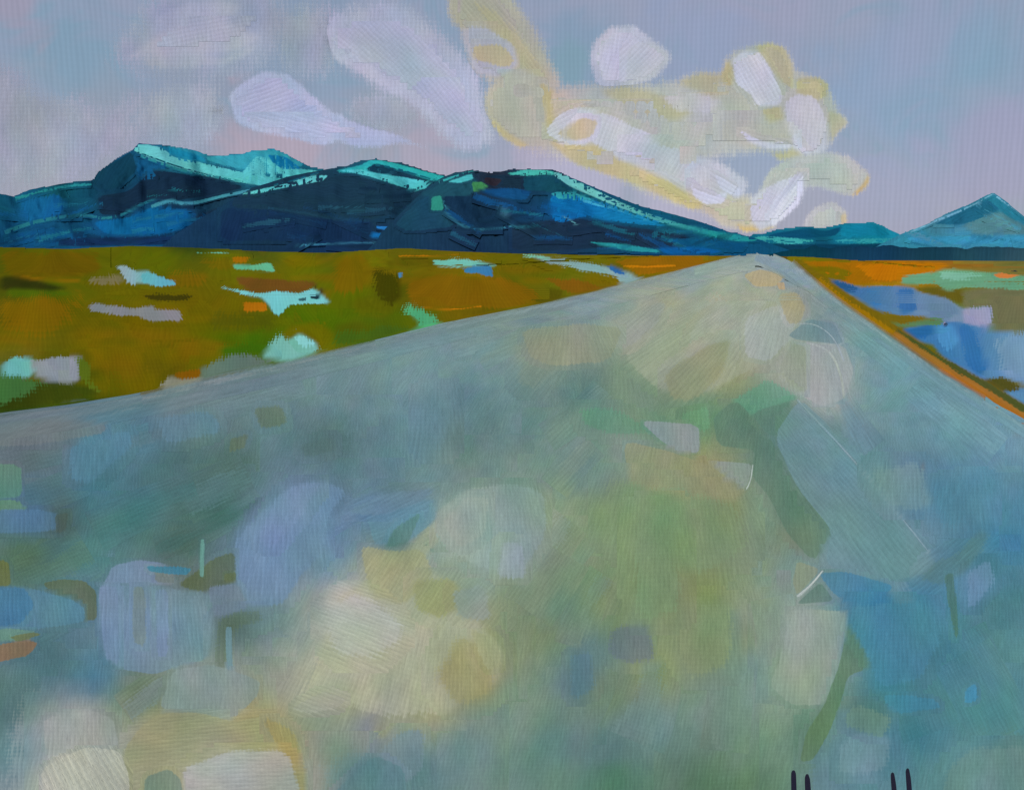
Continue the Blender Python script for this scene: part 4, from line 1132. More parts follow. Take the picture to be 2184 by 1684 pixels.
water([(890, 1015), (1080, 978), (1260, 965), (1450, 1010), (1698, 1062), (2200, 1100), (2200, 1480), (1698, 1375), (1560, 1342), (1380, 1352), (1250, 1272), (1160, 1200), (1090, 1110), (960, 1102)],
      (60, 116, 164), (112, 148, 178), 'wide blue pool nearer the viewer beyond the brown verge', [
    ('reflection', [(1120, 980), (1230, 985), (1270, 1090), (1200, 1160), (1130, 1100)], (72, 136, 184), dict(rag=.8, feather=4, angle=100)),
    ('reflection', [(1260, 975), (1340, 1000), (1460, 1250), (1400, 1340), (1330, 1260)], (50, 108, 160), dict(rag=.9, feather=4, angle=105)),
    ('reflection', [(1480, 1060), (1698, 1070), (2000, 1120), (2000, 1400), (1698, 1360), (1560, 1320)], (112, 146, 176), dict(rag=.7, feather=7, angle=100)),
    ('reflection', [(900, 1015), (1080, 985), (1100, 1040), (1000, 1080), (930, 1060)], (40, 100, 156), dict(rag=.7, feather=3)),
])
water([(1500, 1440), (1620, 1400), (1698, 1395), (2200, 1500), (2200, 1860), (1698, 1552), (1600, 1500)],
      (72, 118, 156), (96, 136, 166), 'small blue pool closest to the brown verge', [
    ('reflection', [(1560, 1440), (1698, 1410), (2000, 1500), (1698, 1500)], (86, 132, 170), dict(rag=.8, feather=4)),
])
strokes_on(FIELD, field, [
    ('grass_patch', [(1360, 1372), (1460, 1338), (1600, 1358), (1675, 1412), (1560, 1432), (1480, 1412), (1400, 1402)], (78, 76, 30), dict(rag=1., feather=3)),
    ('grass_patch', [(1180, 1240), (1260, 1290), (1360, 1370), (1500, 1450), (1640, 1540), (1560, 1510), (1400, 1430), (1260, 1350)], (66, 78, 40), dict(rag=.7, feather=3, angle=-35)),
    ('pale_patch', [(640, 1000), (740, 985), (900, 975), (1150, 940), (1160, 985), (900, 1000), (740, 1010)], (84, 124, 84), dict(rag=1., feather=3, angle=0)),
    ('grass_patch', [(560, 850), (700, 890), (880, 935), (1050, 935), (900, 975), (740, 960)], (112, 94, 20), dict(rag=.7, feather=3, angle=0)),
    ('grass_line', [(1190, 990), (1160, 960), (1180, 1000)], (140, 140, 160), dict(line=(2, 1), feather=1)),
], *K6, clip=FIELD_RIGHT_CLIP)

# ------------------------------------------------------------------ road: the surface is all broad brushed patches
import copy
RRV = np.array(ROAD_RIGHT, float)


def off(pts, d):
    P = np.asarray(pts, float); T = np.gradient(P, axis=0); T /= np.linalg.norm(T, axis=1)[:, None]
    return P + np.stack([T[:, 1], -T[:, 0]], 1) * np.asarray(d, float).reshape(-1, 1)


stroke('verge_patch', FIELD, off(RRV[1:], [4, 8, 11, 13, 14, 15, 16, 20]), (112, 94, 16), field, ribbon=(24, 40), feather=4, rag=.6, angle=80)
stroke('verge_patch', FIELD, off(RRV[2:5], [8, 8, 8]), (146, 108, 12), field, ribbon=(14, 12), feather=4, rag=.8, angle=80)
stroke('verge_patch', FIELD, off(RRV[4:], [10, 14, 12, 12, 14]), (150, 104, 44), field, ribbon=(14, 30), feather=5, rag=.6, angle=-35)
stroke('verge_patch', FIELD, off(RRV[5:8], [6, 6, 6]), (162, 102, 32), field, ribbon=(10, 12), feather=4, rag=.8, angle=-35)
stroke('verge_patch', FIELD, off(RRV[4:8], [20, 24, 26, 26]), (72, 80, 38), field, ribbon=(8, 12), feather=4, rag=.9, angle=-35)
GRASS_COAT = copy.copy(GROUND_COAT)
GRASS_COAT.c = GROUND_COAT.c.copy()
n_r = scatter('paint_stroke', ROAD, road, ROAD_GRID.sample, ROAD_CLIP,
              [(1400, 556, 1760, 640, 110, 60, 80, 40), (1040, 640, 1900, 760, 150, 95, 116, 62), (430, 760, 2100, 880, 180, 115, 145, 78),
               (0, 880, 2230, 1700, 230, 210, 176, 156)], dict(angle=90, angs=4, soft=.30, rag=.5, cf=2.5, solid=.9, mapmix=.75))

S = 'paint_stroke'
for k in range(14):
    for _ in range(40):
        cx, cy = random.uniform(-20, 2200), random.uniform(600, 1690)
        if signed_dist(ROAD_CLIP, np.array([cx]), np.array([cy]))[0] > 25:
            break
    near = .45 + .55 * (cy - 545) / 1100
    w, h = random.uniform(45, 120) * near * 1.3, random.uniform(60, 170) * near * 1.3
    a = random.uniform(0, 6.28); d = random.uniform(40, 110) * near
    c = ROAD_GRID.sample(np.array([cx + d * math.cos(a)]), np.array([cy + d * math.sin(a)]))[0] * random.uniform(.88, 1.14)
    srgb = np.where(c <= .0031308, c * 12.92, 1.055 * np.maximum(c, 1e-6) ** (1 / 2.4) - .055) * 255
    tilt = random.choice([0, 0, 0, 25, -25, 40])
    stroke(S, ROAD, dab(cx, cy, w, h, math.radians(tilt), .2, 8), srgb, road, feather=random.uniform(12, 30) * near + 3, rag=random.uniform(.4, .9), solid=random.uniform(.35, .65),
           angle=90 - tilt, clip=ROAD_CLIP, clip_feather=2.5, cells=16)
VPX, VPY = 1618, 548
for k in range(46):
    for _ in range(60):
        cx, cy = random.uniform(-20, 2150), random.uniform(640, 1500)
        if signed_dist(ROAD_CLIP, np.array([cx]), np.array([cy]))[0] > 30:
            break
    dx, dy = VPX - cx, VPY - cy
    L = math.hypot(dx, dy); near = .35 + .65 * (cy - 545) / 1000
    n_ = min(random.uniform(120, 320), L * .55)
    bend = random.uniform(-.25, .25) * n_
    P = []
    for t in (-.5, -.17, .17, .5):
        q = bend * (.25 - t * t)
        P.append((cx + dx / L * n_ * t - dy / L * q, cy + dy / L * n_ * t + dx / L * q))
    d = random.uniform(30, 90)
    c = ROAD_GRID.sample(np.array([cx + random.uniform(-d, d)]), np.array([cy + random.uniform(-d, d)]))[0] * random.uniform(.9, 1.12)
    srgb = np.where(c <= .0031308, c * 12.92, 1.055 * np.maximum(c, 1e-6) ** (1 / 2.4) - .055) * 255
    w = random.uniform(28, 80) * near
    stroke(S, ROAD, P, srgb, road, ribbon=(w, w * random.uniform(.6, 1.1)), feather=w * .22 + 3, rag=random.uniform(.6, 1.2), solid=random.uniform(.35, .65),
           angle=math.degrees(math.atan2(-dy, dx)), clip=ROAD_CLIP, clip_feather=2.5, thick=1.3, wave=.9)
hero = [
    # verge of the road, brushed pale along the grass
    # the pale fan of strokes at the crest
    (S, [(1380, 690), (1450, 640), (1540, 592), (1600, 600), (1690, 622), (1718, 655), (1700, 700), (1660, 760), (1600, 790), (1500, 840), (1400, 830), (1330, 760)], (152, 162, 138), dict(feather=10, angle=45, thick=1.25, rag=.4)),
    (S, [(1290, 700), (1370, 650), (1420, 645), (1400, 690), (1340, 740), (1290, 740)], (146, 156, 142), dict(feather=10, angle=40, rag=.6)),
    (S, [(1480, 690), (1570, 640), (1640, 640), (1600, 700), (1520, 780), (1450, 800)], (158, 166, 148), dict(feather=9, angle=48, thick=1.2, rag=.5)),
    (S, [(1590, 680), (1650, 650), (1700, 660), (1690, 720), (1640, 770), (1590, 760)], (164, 172, 166), dict(feather=8, angle=75, thick=1.2, rag=.5)),
    (S, [(1660, 630), (1700, 625), (1718, 655), (1705, 690), (1680, 690)], (164, 156, 112), dict(feather=6, angle=70, rag=.6)),
    (S, [(1585, 588), (1620, 577), (1640, 580), (1672, 592), (1655, 612), (1610, 612)], (184, 166, 100), dict(feather=3, angle=80)),
    (S, [(1655, 605), (1672, 603), (1675, 618), (1662, 618)], (190, 160, 96), dict(feather=2)),
    (S, [(1420, 800), (1500, 740), (1560, 720), (1540, 800), (1480, 850), (1430, 850)], (140, 146, 108), dict(feather=12, angle=48, rag=.6)),
    (S, [(1110, 702), (1250, 690), (1330, 700), (1300, 770), (1180, 782), (1130, 762)], (140, 146, 118), dict(feather=8, rag=.6)),
    (S, [(1690, 728), (1800, 735), (1822, 790), (1800, 852), (1750, 866), (1690, 832), (1660, 800)], (158, 166, 164), dict(feather=4, rag=.3)),
    (S, [(1660, 790), (1690, 730), (1720, 740), (1720, 840), (1690, 830)], (148, 156, 134), dict(feather=8, rag=.4)),
    (S, [(1680, 715), (1725, 680), (1780, 690), (1800, 735), (1700, 725)], (100, 132, 140), dict(feather=3, rag=.3)),
    (S, [(1560, 850), (1640, 808), (1705, 850), (1650, 885), (1570, 885)], (88, 152, 122), dict(feather=9, rag=.9)),
    (S, [(1450, 880), (1510, 870), (1510, 920), (1460, 915)], (102, 150, 110), dict(feather=7, rag=.9)),
    (S, [(1230, 870), (1330, 880), (1420, 920), (1330, 930), (1250, 910)], (88, 140, 112), dict(feather=10, rag=.9)),
    (S, [(1520, 890), (1570, 850), (1640, 930), (1700, 1040), (1792, 1110), (1765, 1150), (1735, 1200), (1680, 1140), (1640, 1060), (1600, 1010), (1612, 960), (1530, 950)], (88, 122, 100), dict(feather=5, rag=.4)),
    (S, [(1600, 880), (1700, 850), (1720, 870), (1700, 920), (1640, 930)], (84, 124, 104), dict(feather=7, rag=.6)),
    (S, [(1650, 930), (1705, 850), (1760, 900), (1850, 1010), (1985, 1180), (1995, 1220), (1900, 1238), (1820, 1230), (1760, 1200), (1775, 1130), (1700, 1040)], (106, 142, 148), dict(feather=3, rag=.3, angle=-48, cells=24)),
    (S, [(1700, 852), (1850, 1012), (1985, 1182)], (150, 176, 182), dict(solid=.6, line=(3, 2), feather=1.2, angle=-48, thick=3, cells=40)),
    (S, [(1720, 730), (1770, 745), (1795, 800), (1800, 850)], (170, 182, 178), dict(line=(2.5, 1.5), feather=1.2, rag=.3, cells=30)),
    (S, [(1700, 690), (1740, 690), (1780, 720), (1800, 770)], (160, 178, 180), dict(line=(2, 2), feather=1.2, rag=.3, cells=30)),
    (S, [(1365, 897), (1490, 905), (1492, 966), (1440, 962), (1400, 930)], (142, 150, 156), dict(feather=3, rag=.4)),
    (S, [(1510, 982), (1560, 985), (1606, 990), (1592, 1042), (1540, 1012)], (142, 154, 150), dict(feather=3, rag=.4)),
    (S, [(1330, 940), (1420, 960), (1510, 990), (1597, 1052), (1570, 1066), (1450, 1064), (1340, 1040)], (144, 146, 108), dict(feather=4, rag=.4)),
    (S, [(1300, 1020), (1420, 1050), (1560, 1070), (1600, 1160), (1500, 1220), (1380, 1200), (1290, 1130)], (120, 144, 106), dict(feather=26, rag=.5)),
    (S, [(1606, 990), (1600, 1030), (1590, 1045)], (190, 202, 198), dict(line=(3, 2), feather=1.2, rag=.3)),
    # left
    (S, [(505, 1150), (560, 1090), (620, 1035), (690, 1025), (740, 1050), (700, 1090), (690, 1180), (640, 1230), (600, 1290), (530, 1292), (498, 1230)], (114, 142, 170), dict(feather=12, rag=.4, color2=(108, 140, 165), grad=-20)),
    (S, [(590, 1060), (640, 1030), (690, 1030), (640, 1100), (580, 1170), (550, 1150)], (118, 144, 174), dict(feather=14, rag=.4)),
    (S, [(240, 1206), (300, 1194), (345, 1200), (370, 1215), (372, 1245), (300, 1250), (220, 1248)], (124, 144, 172), dict(feather=5, rag=.4)),
    (S, [(330, 1210), (370, 1212), (372, 1246), (330, 1240)], (118, 128, 122), dict(feather=7, rag=.5)),
    (S, [(213, 1246), (300, 1248), (372, 1256), (446, 1266), (454, 1276), (454, 1340), (444, 1405), (380, 1420), (330, 1438), (260, 1427), (225, 1402), (210, 1330)], (118, 144, 168), dict(feather=4, rag=.3, color2=(114, 142, 152))),
    (S, [(285, 1250), (310, 1252), (310, 1380), (285, 1370)], (118, 134, 128), dict(feather=8, rag=.6)),
    (S, [(330, 1255), (360, 1258), (358, 1400), (335, 1400)], (118, 142, 172), dict(feather=6, rag=.6)),
    (S, [(210, 1250), (250, 1250), (255, 1420), (225, 1400)], (120, 141, 170), dict(feather=8, rag=.6)),
    (S, [(380, 1245), (460, 1190), (502, 1175), (502, 1240), (440, 1262), (400, 1256)], (86, 98, 54), dict(feather=7, rag=.6)),
    (S, [(478, 1222), (504, 1220), (504, 1242), (478, 1242)], (92, 100, 34), dict(feather=3, rag=.6)),
    (S, [(440, 1250), (510, 1245), (530, 1300), (460, 1320)], (112, 130, 148), dict(feather=8, rag=.5)),
    (S, [(460, 1318), (550, 1305), (560, 1325), (500, 1332), (480, 1430), (458, 1420)], (88, 106, 78), dict(feather=14, rag=.8, solid=.7)),
    (S, [(480, 1336), (496, 1336), (496, 1440), (484, 1440)], (110, 148, 160), dict(feather=3, rag=.5)),
    (S, [(90, 1243), (130, 1235), (180, 1238), (206, 1262), (206, 1322), (182, 1322), (176, 1282), (110, 1264)], (92, 98, 42), dict(feather=4, rag=.5)),
    (S, [(-60, 1250), (60, 1252), (150, 1278), (178, 1296), (182, 1325), (100, 1340), (-60, 1344)], (86, 130, 152), dict(feather=5, rag=.5)),
    (S, [(-60, 1250), (50, 1252), (75, 1290), (40, 1330), (-60, 1340)], (62, 118, 156), dict(feather=7, rag=.6)),
    (S, [(-60, 1350), (20, 1340), (80, 1345), (40, 1365), (-60, 1372)], (104, 142, 120), dict(feather=3, rag=.6)),
    (S, [(-60, 1395), (10, 1372), (60, 1362), (82, 1372), (60, 1398), (0, 1410), (-60, 1425)], (142, 104, 52), dict(feather=5, rag=.5)),
    (S, [(20, 1358), (70, 1348), (90, 1352), (40, 1368)], (108, 112, 40), dict(feather=3, rag=.6)),
    (S, [(-60, 1190), (18, 1195), (24, 1250), (-60, 1252)], (104, 110, 36), dict(feather=5, rag=.6)),
    (S, [(-60, 988), (44, 990), (46, 1060), (-60, 1070)], (86, 136, 106), dict(feather=6, rag=.5)),
    (S, [(-60, 1068), (40, 1066), (60, 1090), (-60, 1095)], (96, 140, 96), dict(feather=6, rag=.6)),
    (S, [(-40, 1085), (120, 1090), (130, 1130), (-40, 1140)], (82, 120, 148), dict(feather=8, rag=.5)),
    (S, [(115, 1098), (148, 1090), (142, 1130), (122, 1140)], (72, 88, 80), dict(feather=6, rag=.6)),
    (S, [(310, 1206), (380, 1208), (408, 1212), (400, 1226), (320, 1220)], (44, 130, 160), dict(feather=3, rag=.7)),
    (S, [(428, 1150), (436, 1150), (434, 1230), (426, 1230)], (110, 160, 150), dict(feather=2.5, rag=.4)),
    (S, [(545, 872), (600, 868), (612, 905), (560, 912)], (90, 106, 72), dict(feather=10, rag=.5)),
    (S, [(490, 935), (530, 925), (520, 955), (488, 965)], (92, 108, 78), dict(feather=8, rag=.6)),
    (S, [(640, 950), (710, 930), (715, 960), (650, 975)], (78, 106, 104), dict(feather=10, rag=.6)),
    (S, [(150, 950), (270, 918), (280, 950), (200, 1030), (150, 1020)], (82, 126, 148), dict(feather=12, rag=.5)),
    (S, [(330, 890), (450, 880), (470, 920), (360, 950)], (92, 128, 146), dict(feather=12, rag=.5)),
    (S, [(-30, 910), (120, 890), (230, 905), (220, 925), (60, 950), (-30, 950)], (108, 118, 118), dict(feather=8, rag=.5)),
    (S, [(780, 1100), (860, 1070), (925, 1062), (930, 1110), (880, 1150), (800, 1165)], (98, 140, 156), dict(feather=8, rag=.5, angle=20)),
    (S, [(840, 1130), (900, 1090), (870, 1160), (820, 1170)], (84, 124, 112), dict(feather=8, rag=.5)),
    (S, [(740, 1090), (830, 1050), (930, 1040), (900, 1070), (800, 1100)], (104, 136, 150), dict(feather=9, rag=.5, angle=25)),
    # centre: pale green-grey and cream
    (S, [(932, 1090), (1000, 1042), (1090, 1030), (1162, 1050), (1165, 1140), (1110, 1222), (1040, 1212), (960, 1180), (928, 1140)], (150, 167, 156), dict(feather=9, rag=.5, thick=1.25, color2=(134, 156, 152))),
    (S, [(940, 1110), (1000, 1060), (1040, 1060), (1030, 1140), (980, 1170)], (154, 166, 154), dict(feather=12, rag=.5, thick=1.25)),
    (S, [(1070, 1150), (1110, 1160), (1120, 1230), (1060, 1230)], (146, 162, 168), dict(feather=12, rag=.5)),
    (S, [(660, 1440), (700, 1340), (790, 1250), (850, 1210), (930, 1220), (1000, 1300), (1070, 1390), (1060, 1450), (1000, 1480), (950, 1525), (800, 1515), (700, 1500), (620, 1512)], (168, 171, 147), dict(feather=22, rag=.6, angle=75, cells=24, solid=.97)),
    (S, [(768, 1165), (830, 1175), (900, 1170), (925, 1230), (860, 1290), (790, 1270)], (158, 160, 118), dict(feather=8, rag=.6, angle=60)),
    (S, [(880, 1240), (960, 1230), (1000, 1280), (940, 1320), (890, 1300)], (148, 150, 100), dict(feather=14, rag=.6, angle=60)),
    (S, [(690, 1312), (745, 1265), (810, 1290), (860, 1350), (800, 1405), (715, 1395)], (176, 179, 170), dict(feather=22, rag=.5, angle=-20, thick=1.2)),
    (S, [(970, 1360), (1040, 1370), (1060, 1400), (1040, 1480), (970, 1500), (930, 1440)], (150, 148, 106), dict(feather=24, rag=.6)),
    (S, [(1000, 1340), (1060, 1360), (1070, 1420), (1040, 1430)], (160, 162, 128), dict(feather=8, rag=.6, thick=1.25)),
    (S, [(620, 1510), (690, 1470), (740, 1490), (720, 1510), (660, 1520)], (160, 162, 146), dict(feather=8, rag=.7, angle=-20)),
    (S, [(960, 1260), (1030, 1250), (1050, 1320), (980, 1320)], (138, 152, 146), dict(feather=12, rag=.6, angle=50)),
    (S, [(1300, 1340), (1380, 1328), (1396, 1400), (1345, 1416), (1300, 1395)], (98, 112, 122), dict(feather=14, rag=.7)),
    (S, [(1215, 1400), (1260, 1390), (1270, 1470), (1220, 1490)], (88, 122, 132), dict(feather=12, rag=.6)),
    (S, [(1430, 1350), (1500, 1280), (1560, 1300), (1560, 1420), (1480, 1440)], (130, 144, 108), dict(feather=24, rag=.5)),
    (S, [(1350, 1100), (1440, 1080), (1450, 1300), (1370, 1320)], (118, 144, 106), dict(feather=26, rag=.5)),
    # lower left corner: thick cream and pale strokes
    (S, [(340, 1510), (365, 1432), (450, 1415), (555, 1450), (552, 1482), (500, 1532), (400, 1522)], (132, 150, 145), dict(feather=6, rag=.4)),
    (S, [(95, 1530), (200, 1515), (242, 1532), (255, 1595), (120, 1612), (95, 1592)], (156, 162, 156), dict(feather=6, rag=.4)),
    (S, [(262, 1600), (300, 1550), (340, 1520), (420, 1518), (500, 1540), (560, 1525), (625, 1560), (650, 1640), (652, 1720), (265, 1720)], (150, 150, 114), dict(feather=7, rag=.4, angle=5)),
    (S, [(560, 1530), (625, 1560), (650, 1640), (655, 1720), (615, 1720), (610, 1620)], (162, 146, 88), dict(feather=9, rag=.5, angle=100)),
    (S, [(390, 1640), (500, 1600), (610, 1600), (640, 1680), (640, 1720), (395, 1720)], (166, 169, 166), dict(feather=12, rag=.5, angle=2)),
    (S, [(85, 1640), (180, 1592), (255, 1600), (275, 1650), (280, 1720), (100, 1720)], (184, 184, 172), dict(feather=4, rag=.35, angle=118, thick=2.0, wave=1.5)),
    (S, [(310, 1655), (360, 1638), (385, 1660), (395, 1720), (300, 1720)], (94, 122, 112), dict(feather=6, rag=.5)),
    (S, [(810, 1600), (850, 1560), (900, 1560), (900, 1650), (800, 1700)], (114, 134, 146), dict(feather=12, rag=.6)),
    (S, [(720, 1680), (800, 1610), (860, 1640), (870, 1720), (700, 1720)], (90, 124, 130), dict(feather=8, rag=.5)),
    # right: pale and green leaf shapes against the blue
    (S, [(1640, 1460), (1672, 1380), (1680, 1302), (1740, 1298), (1806, 1304), (1802, 1350), (1785, 1430), (1762, 1500), (1690, 1505)], (148, 162, 152), dict(feather=6, rag=.4, color2=(142, 158, 144), grad=-90)),
    (S, [(1808, 1330), (1835, 1370), (1852, 1402), (1852, 1425), (1808, 1440), (1795, 1490), (1770, 1560), (1735, 1620), (1705, 1625), (1720, 1560), (1760, 1500), (1790, 1420)], (92, 122, 82), dict(feather=4, rag=.35)),
    (S, [(1745, 1222), (1800, 1218), (1905, 1248), (1890, 1270), (1845, 1292), (1810, 1290), (1775, 1262)], (62, 126, 158), dict(feather=5, rag=.5)),
    (S, [(1810, 1290), (1850, 1290), (1990, 1280), (2010, 1360), (1960, 1450), (1880, 1460), (1855, 1400), (1820, 1340)], (72, 130, 152), dict(feather=14, rag=.5)),
    (S, [(1700, 1195), (1750, 1215), (1700, 1270), (1690, 1240)], (136, 142, 118), dict(feather=4, rag=.4)),
    (S, [(1700, 1272), (1730, 1248), (1755, 1216)], (206, 214, 208), dict(line=(5, 3), feather=1.2, rag=.2, angle=40, thick=3)),
    (S, [(1710, 1276), (1750, 1240), (1780, 1282), (1700, 1288)], (88, 122, 110), dict(feather=3, rag=.4)),
    (S, [(1985, 1200), (2030, 1185), (2090, 1130), (2110, 1140), (2060, 1220), (2010, 1245), (1960, 1235)], (82, 118, 110), dict(feather=14, rag=.7, angle=40, solid=.65)),
    (S, [(2016, 1225), (2032, 1222), (2046, 1350), (2036, 1365)], (72, 104, 72), dict(feather=5, rag=.8, solid=.8)),
    (S, [(1880, 1480), (1990, 1490), (2010, 1510), (1900, 1520)], (64, 130, 152), dict(feather=6, rag=.6)),
    (S, [(2060, 1220), (2110, 1195), (2120, 1240), (2070, 1300)], (104, 142, 168), dict(feather=12, rag=.6)),
    (S, [(1960, 970), (1975, 1000), (1965, 1010)], (100, 110, 116), dict(feather=3, rag=.5)),
    (S, [(1850, 1000), (1960, 990), (1990, 1080), (1900, 1080)], (112, 144, 146), dict(feather=20, rag=.5)),
    (S, [(1990, 1040), (2100, 1020), (2110, 1110), (2010, 1120)], (80, 130, 152), dict(feather=20, rag=.5)),
    (S, [(2060, 1470), (2080, 1460), (2085, 1490), (2060, 1500)], (64, 140, 172), dict(feather=6, rag=.7)),
    (S, [(1830, 1560), (1900, 1570), (1890, 1640), (1790, 1650), (1790, 1600)], (110, 142, 150), dict(feather=14, rag=.6)),
    (S, [(2020, 1640), (2080, 1600), (2184, 1590), (2260, 1700), (2000, 1710)], (104, 138, 132), dict(feather=14, rag=.7)),
    (S, [(1820, 1500), (1900, 1530), (1880, 1570), (1800, 1540)], (104, 138, 122), dict(feather=12, rag=.7)),
]
for r in hero:
    kw = dict(r[3]); P = r[1]
    if 'line' in kw:
        kw['ribbon'] = kw.pop('line')
    else:
        kw['feather'] = kw['feather'] * (.55 if kw['feather'] <= 8 else .75) + .5
    kw.setdefault('cells', 24)
    kw.setdefault('wave', 1.0)
    kw.setdefault('solid', .88)
    kw.setdefault('cmap', ROAD_GRID.sample)
    kw.setdefault('mapmix', .25)
    stroke(r[0], ROAD, P, r[2], road, clip=ROAD_CLIP, clip_feather=2.5, **kw)

# both edges of the road, where the pale surface is brushed along the grass
RL, RR = np.array(ROAD_LEFT, float), np.array(ROAD_RIGHT, float)
n = len(RL)
stroke(S, ROAD, off(RL, np.linspace(-16, -5, n)), (106, 122, 126), road, ribbon=(30, 8), feather=10, rag=.8, angle=12, solid=.4, clip=ROAD_CLIP, clip_feather=2)
stroke(S, ROAD, off(RL, np.linspace(-4, -2, n))[:-1], (122, 134, 134), road, ribbon=(7, 3), feather=3.5, rag=.8, angle=12, cmap=ROAD_GRID.sample, mapmix=.5, solid=.55, clip=ROAD_CLIP, clip_feather=2)
stroke(S, ROAD, off(RL[3:7], -8), (132, 140, 138), road, ribbon=(6, 3), feather=4, rag=.9, angle=12, solid=.5)
stroke(S, ROAD, off(RL[7:], [-7, -6, -6, -5, -4, -3, -2]), (128, 148, 150), road, ribbon=(9, 5), feather=5, rag=.8, angle=14, solid=.6, clip=ROAD_CLIP, clip_feather=2)
stroke(S, ROAD, [(1480, 580), (1540, 566), (1600, 558), (1640, 560)], (142, 160, 152), road, ribbon=(16, 8), feather=4, angle=15, clip=ROAD_CLIP, clip_feather=2)
stroke(S, ROAD, [(1612, 550), (1650, 565), (1695, 592), (1735, 612)], (128, 150, 160), road, ribbon=(20, 16), feather=4, angle=-40, clip=ROAD_CLIP, clip_feather=2)
stroke(S, ROAD, off(RR, -8), (126, 152, 156), road, ribbon=(6, 12), feather=6, rag=.8, angle=-35, cmap=ROAD_GRID.sample, mapmix=.5, solid=.6, clip=ROAD_CLIP, clip_feather=2)
stroke(S, ROAD, off(RR[1:7], -5), (146, 164, 164), road, ribbon=(4, 6), feather=3.5, rag=.9, angle=-35, solid=.5)
stroke('verge_patch', FIELD, off(RL, np.linspace(4, 2.5, n))[:-1], (80, 76, 20), field, ribbon=(5, 2.5), feather=1.6, rag=.5, angle=90, cmap=GRASS_COAT.sample, mapmix=1.0)
stroke('verge_patch', FIELD, off(RR, 4)[1:], (110, 92, 20), field, ribbon=(4, 9), feather=1.6, rag=.5, angle=-35, cmap=GRASS_COAT.sample, mapmix=1.0)

# tops of the dark lettering at the lower edge
for P in ([(1687, 1648), (1690, 1642), (1695, 1642), (1698, 1650), (1700, 1720), (1688, 1720)], [(1716, 1658), (1719, 1650), (1724, 1650), (1728, 1662), (1732, 1720), (1718, 1720)],
          [(1899, 1652), (1902, 1646), (1907, 1648), (1911, 1670), (1916, 1720), (1904, 1720)], [(1931, 1644), (1934, 1637), (1939, 1639), (1943, 1660), (1948, 1720), (1936, 1720)]):
    stroke('letter_stroke', ROAD, P, (30, 28, 44), road, feather=1.0, rag=.08, clip=ROAD_CLIP, cells=30, label='dark ink stroke of lettering on the road')

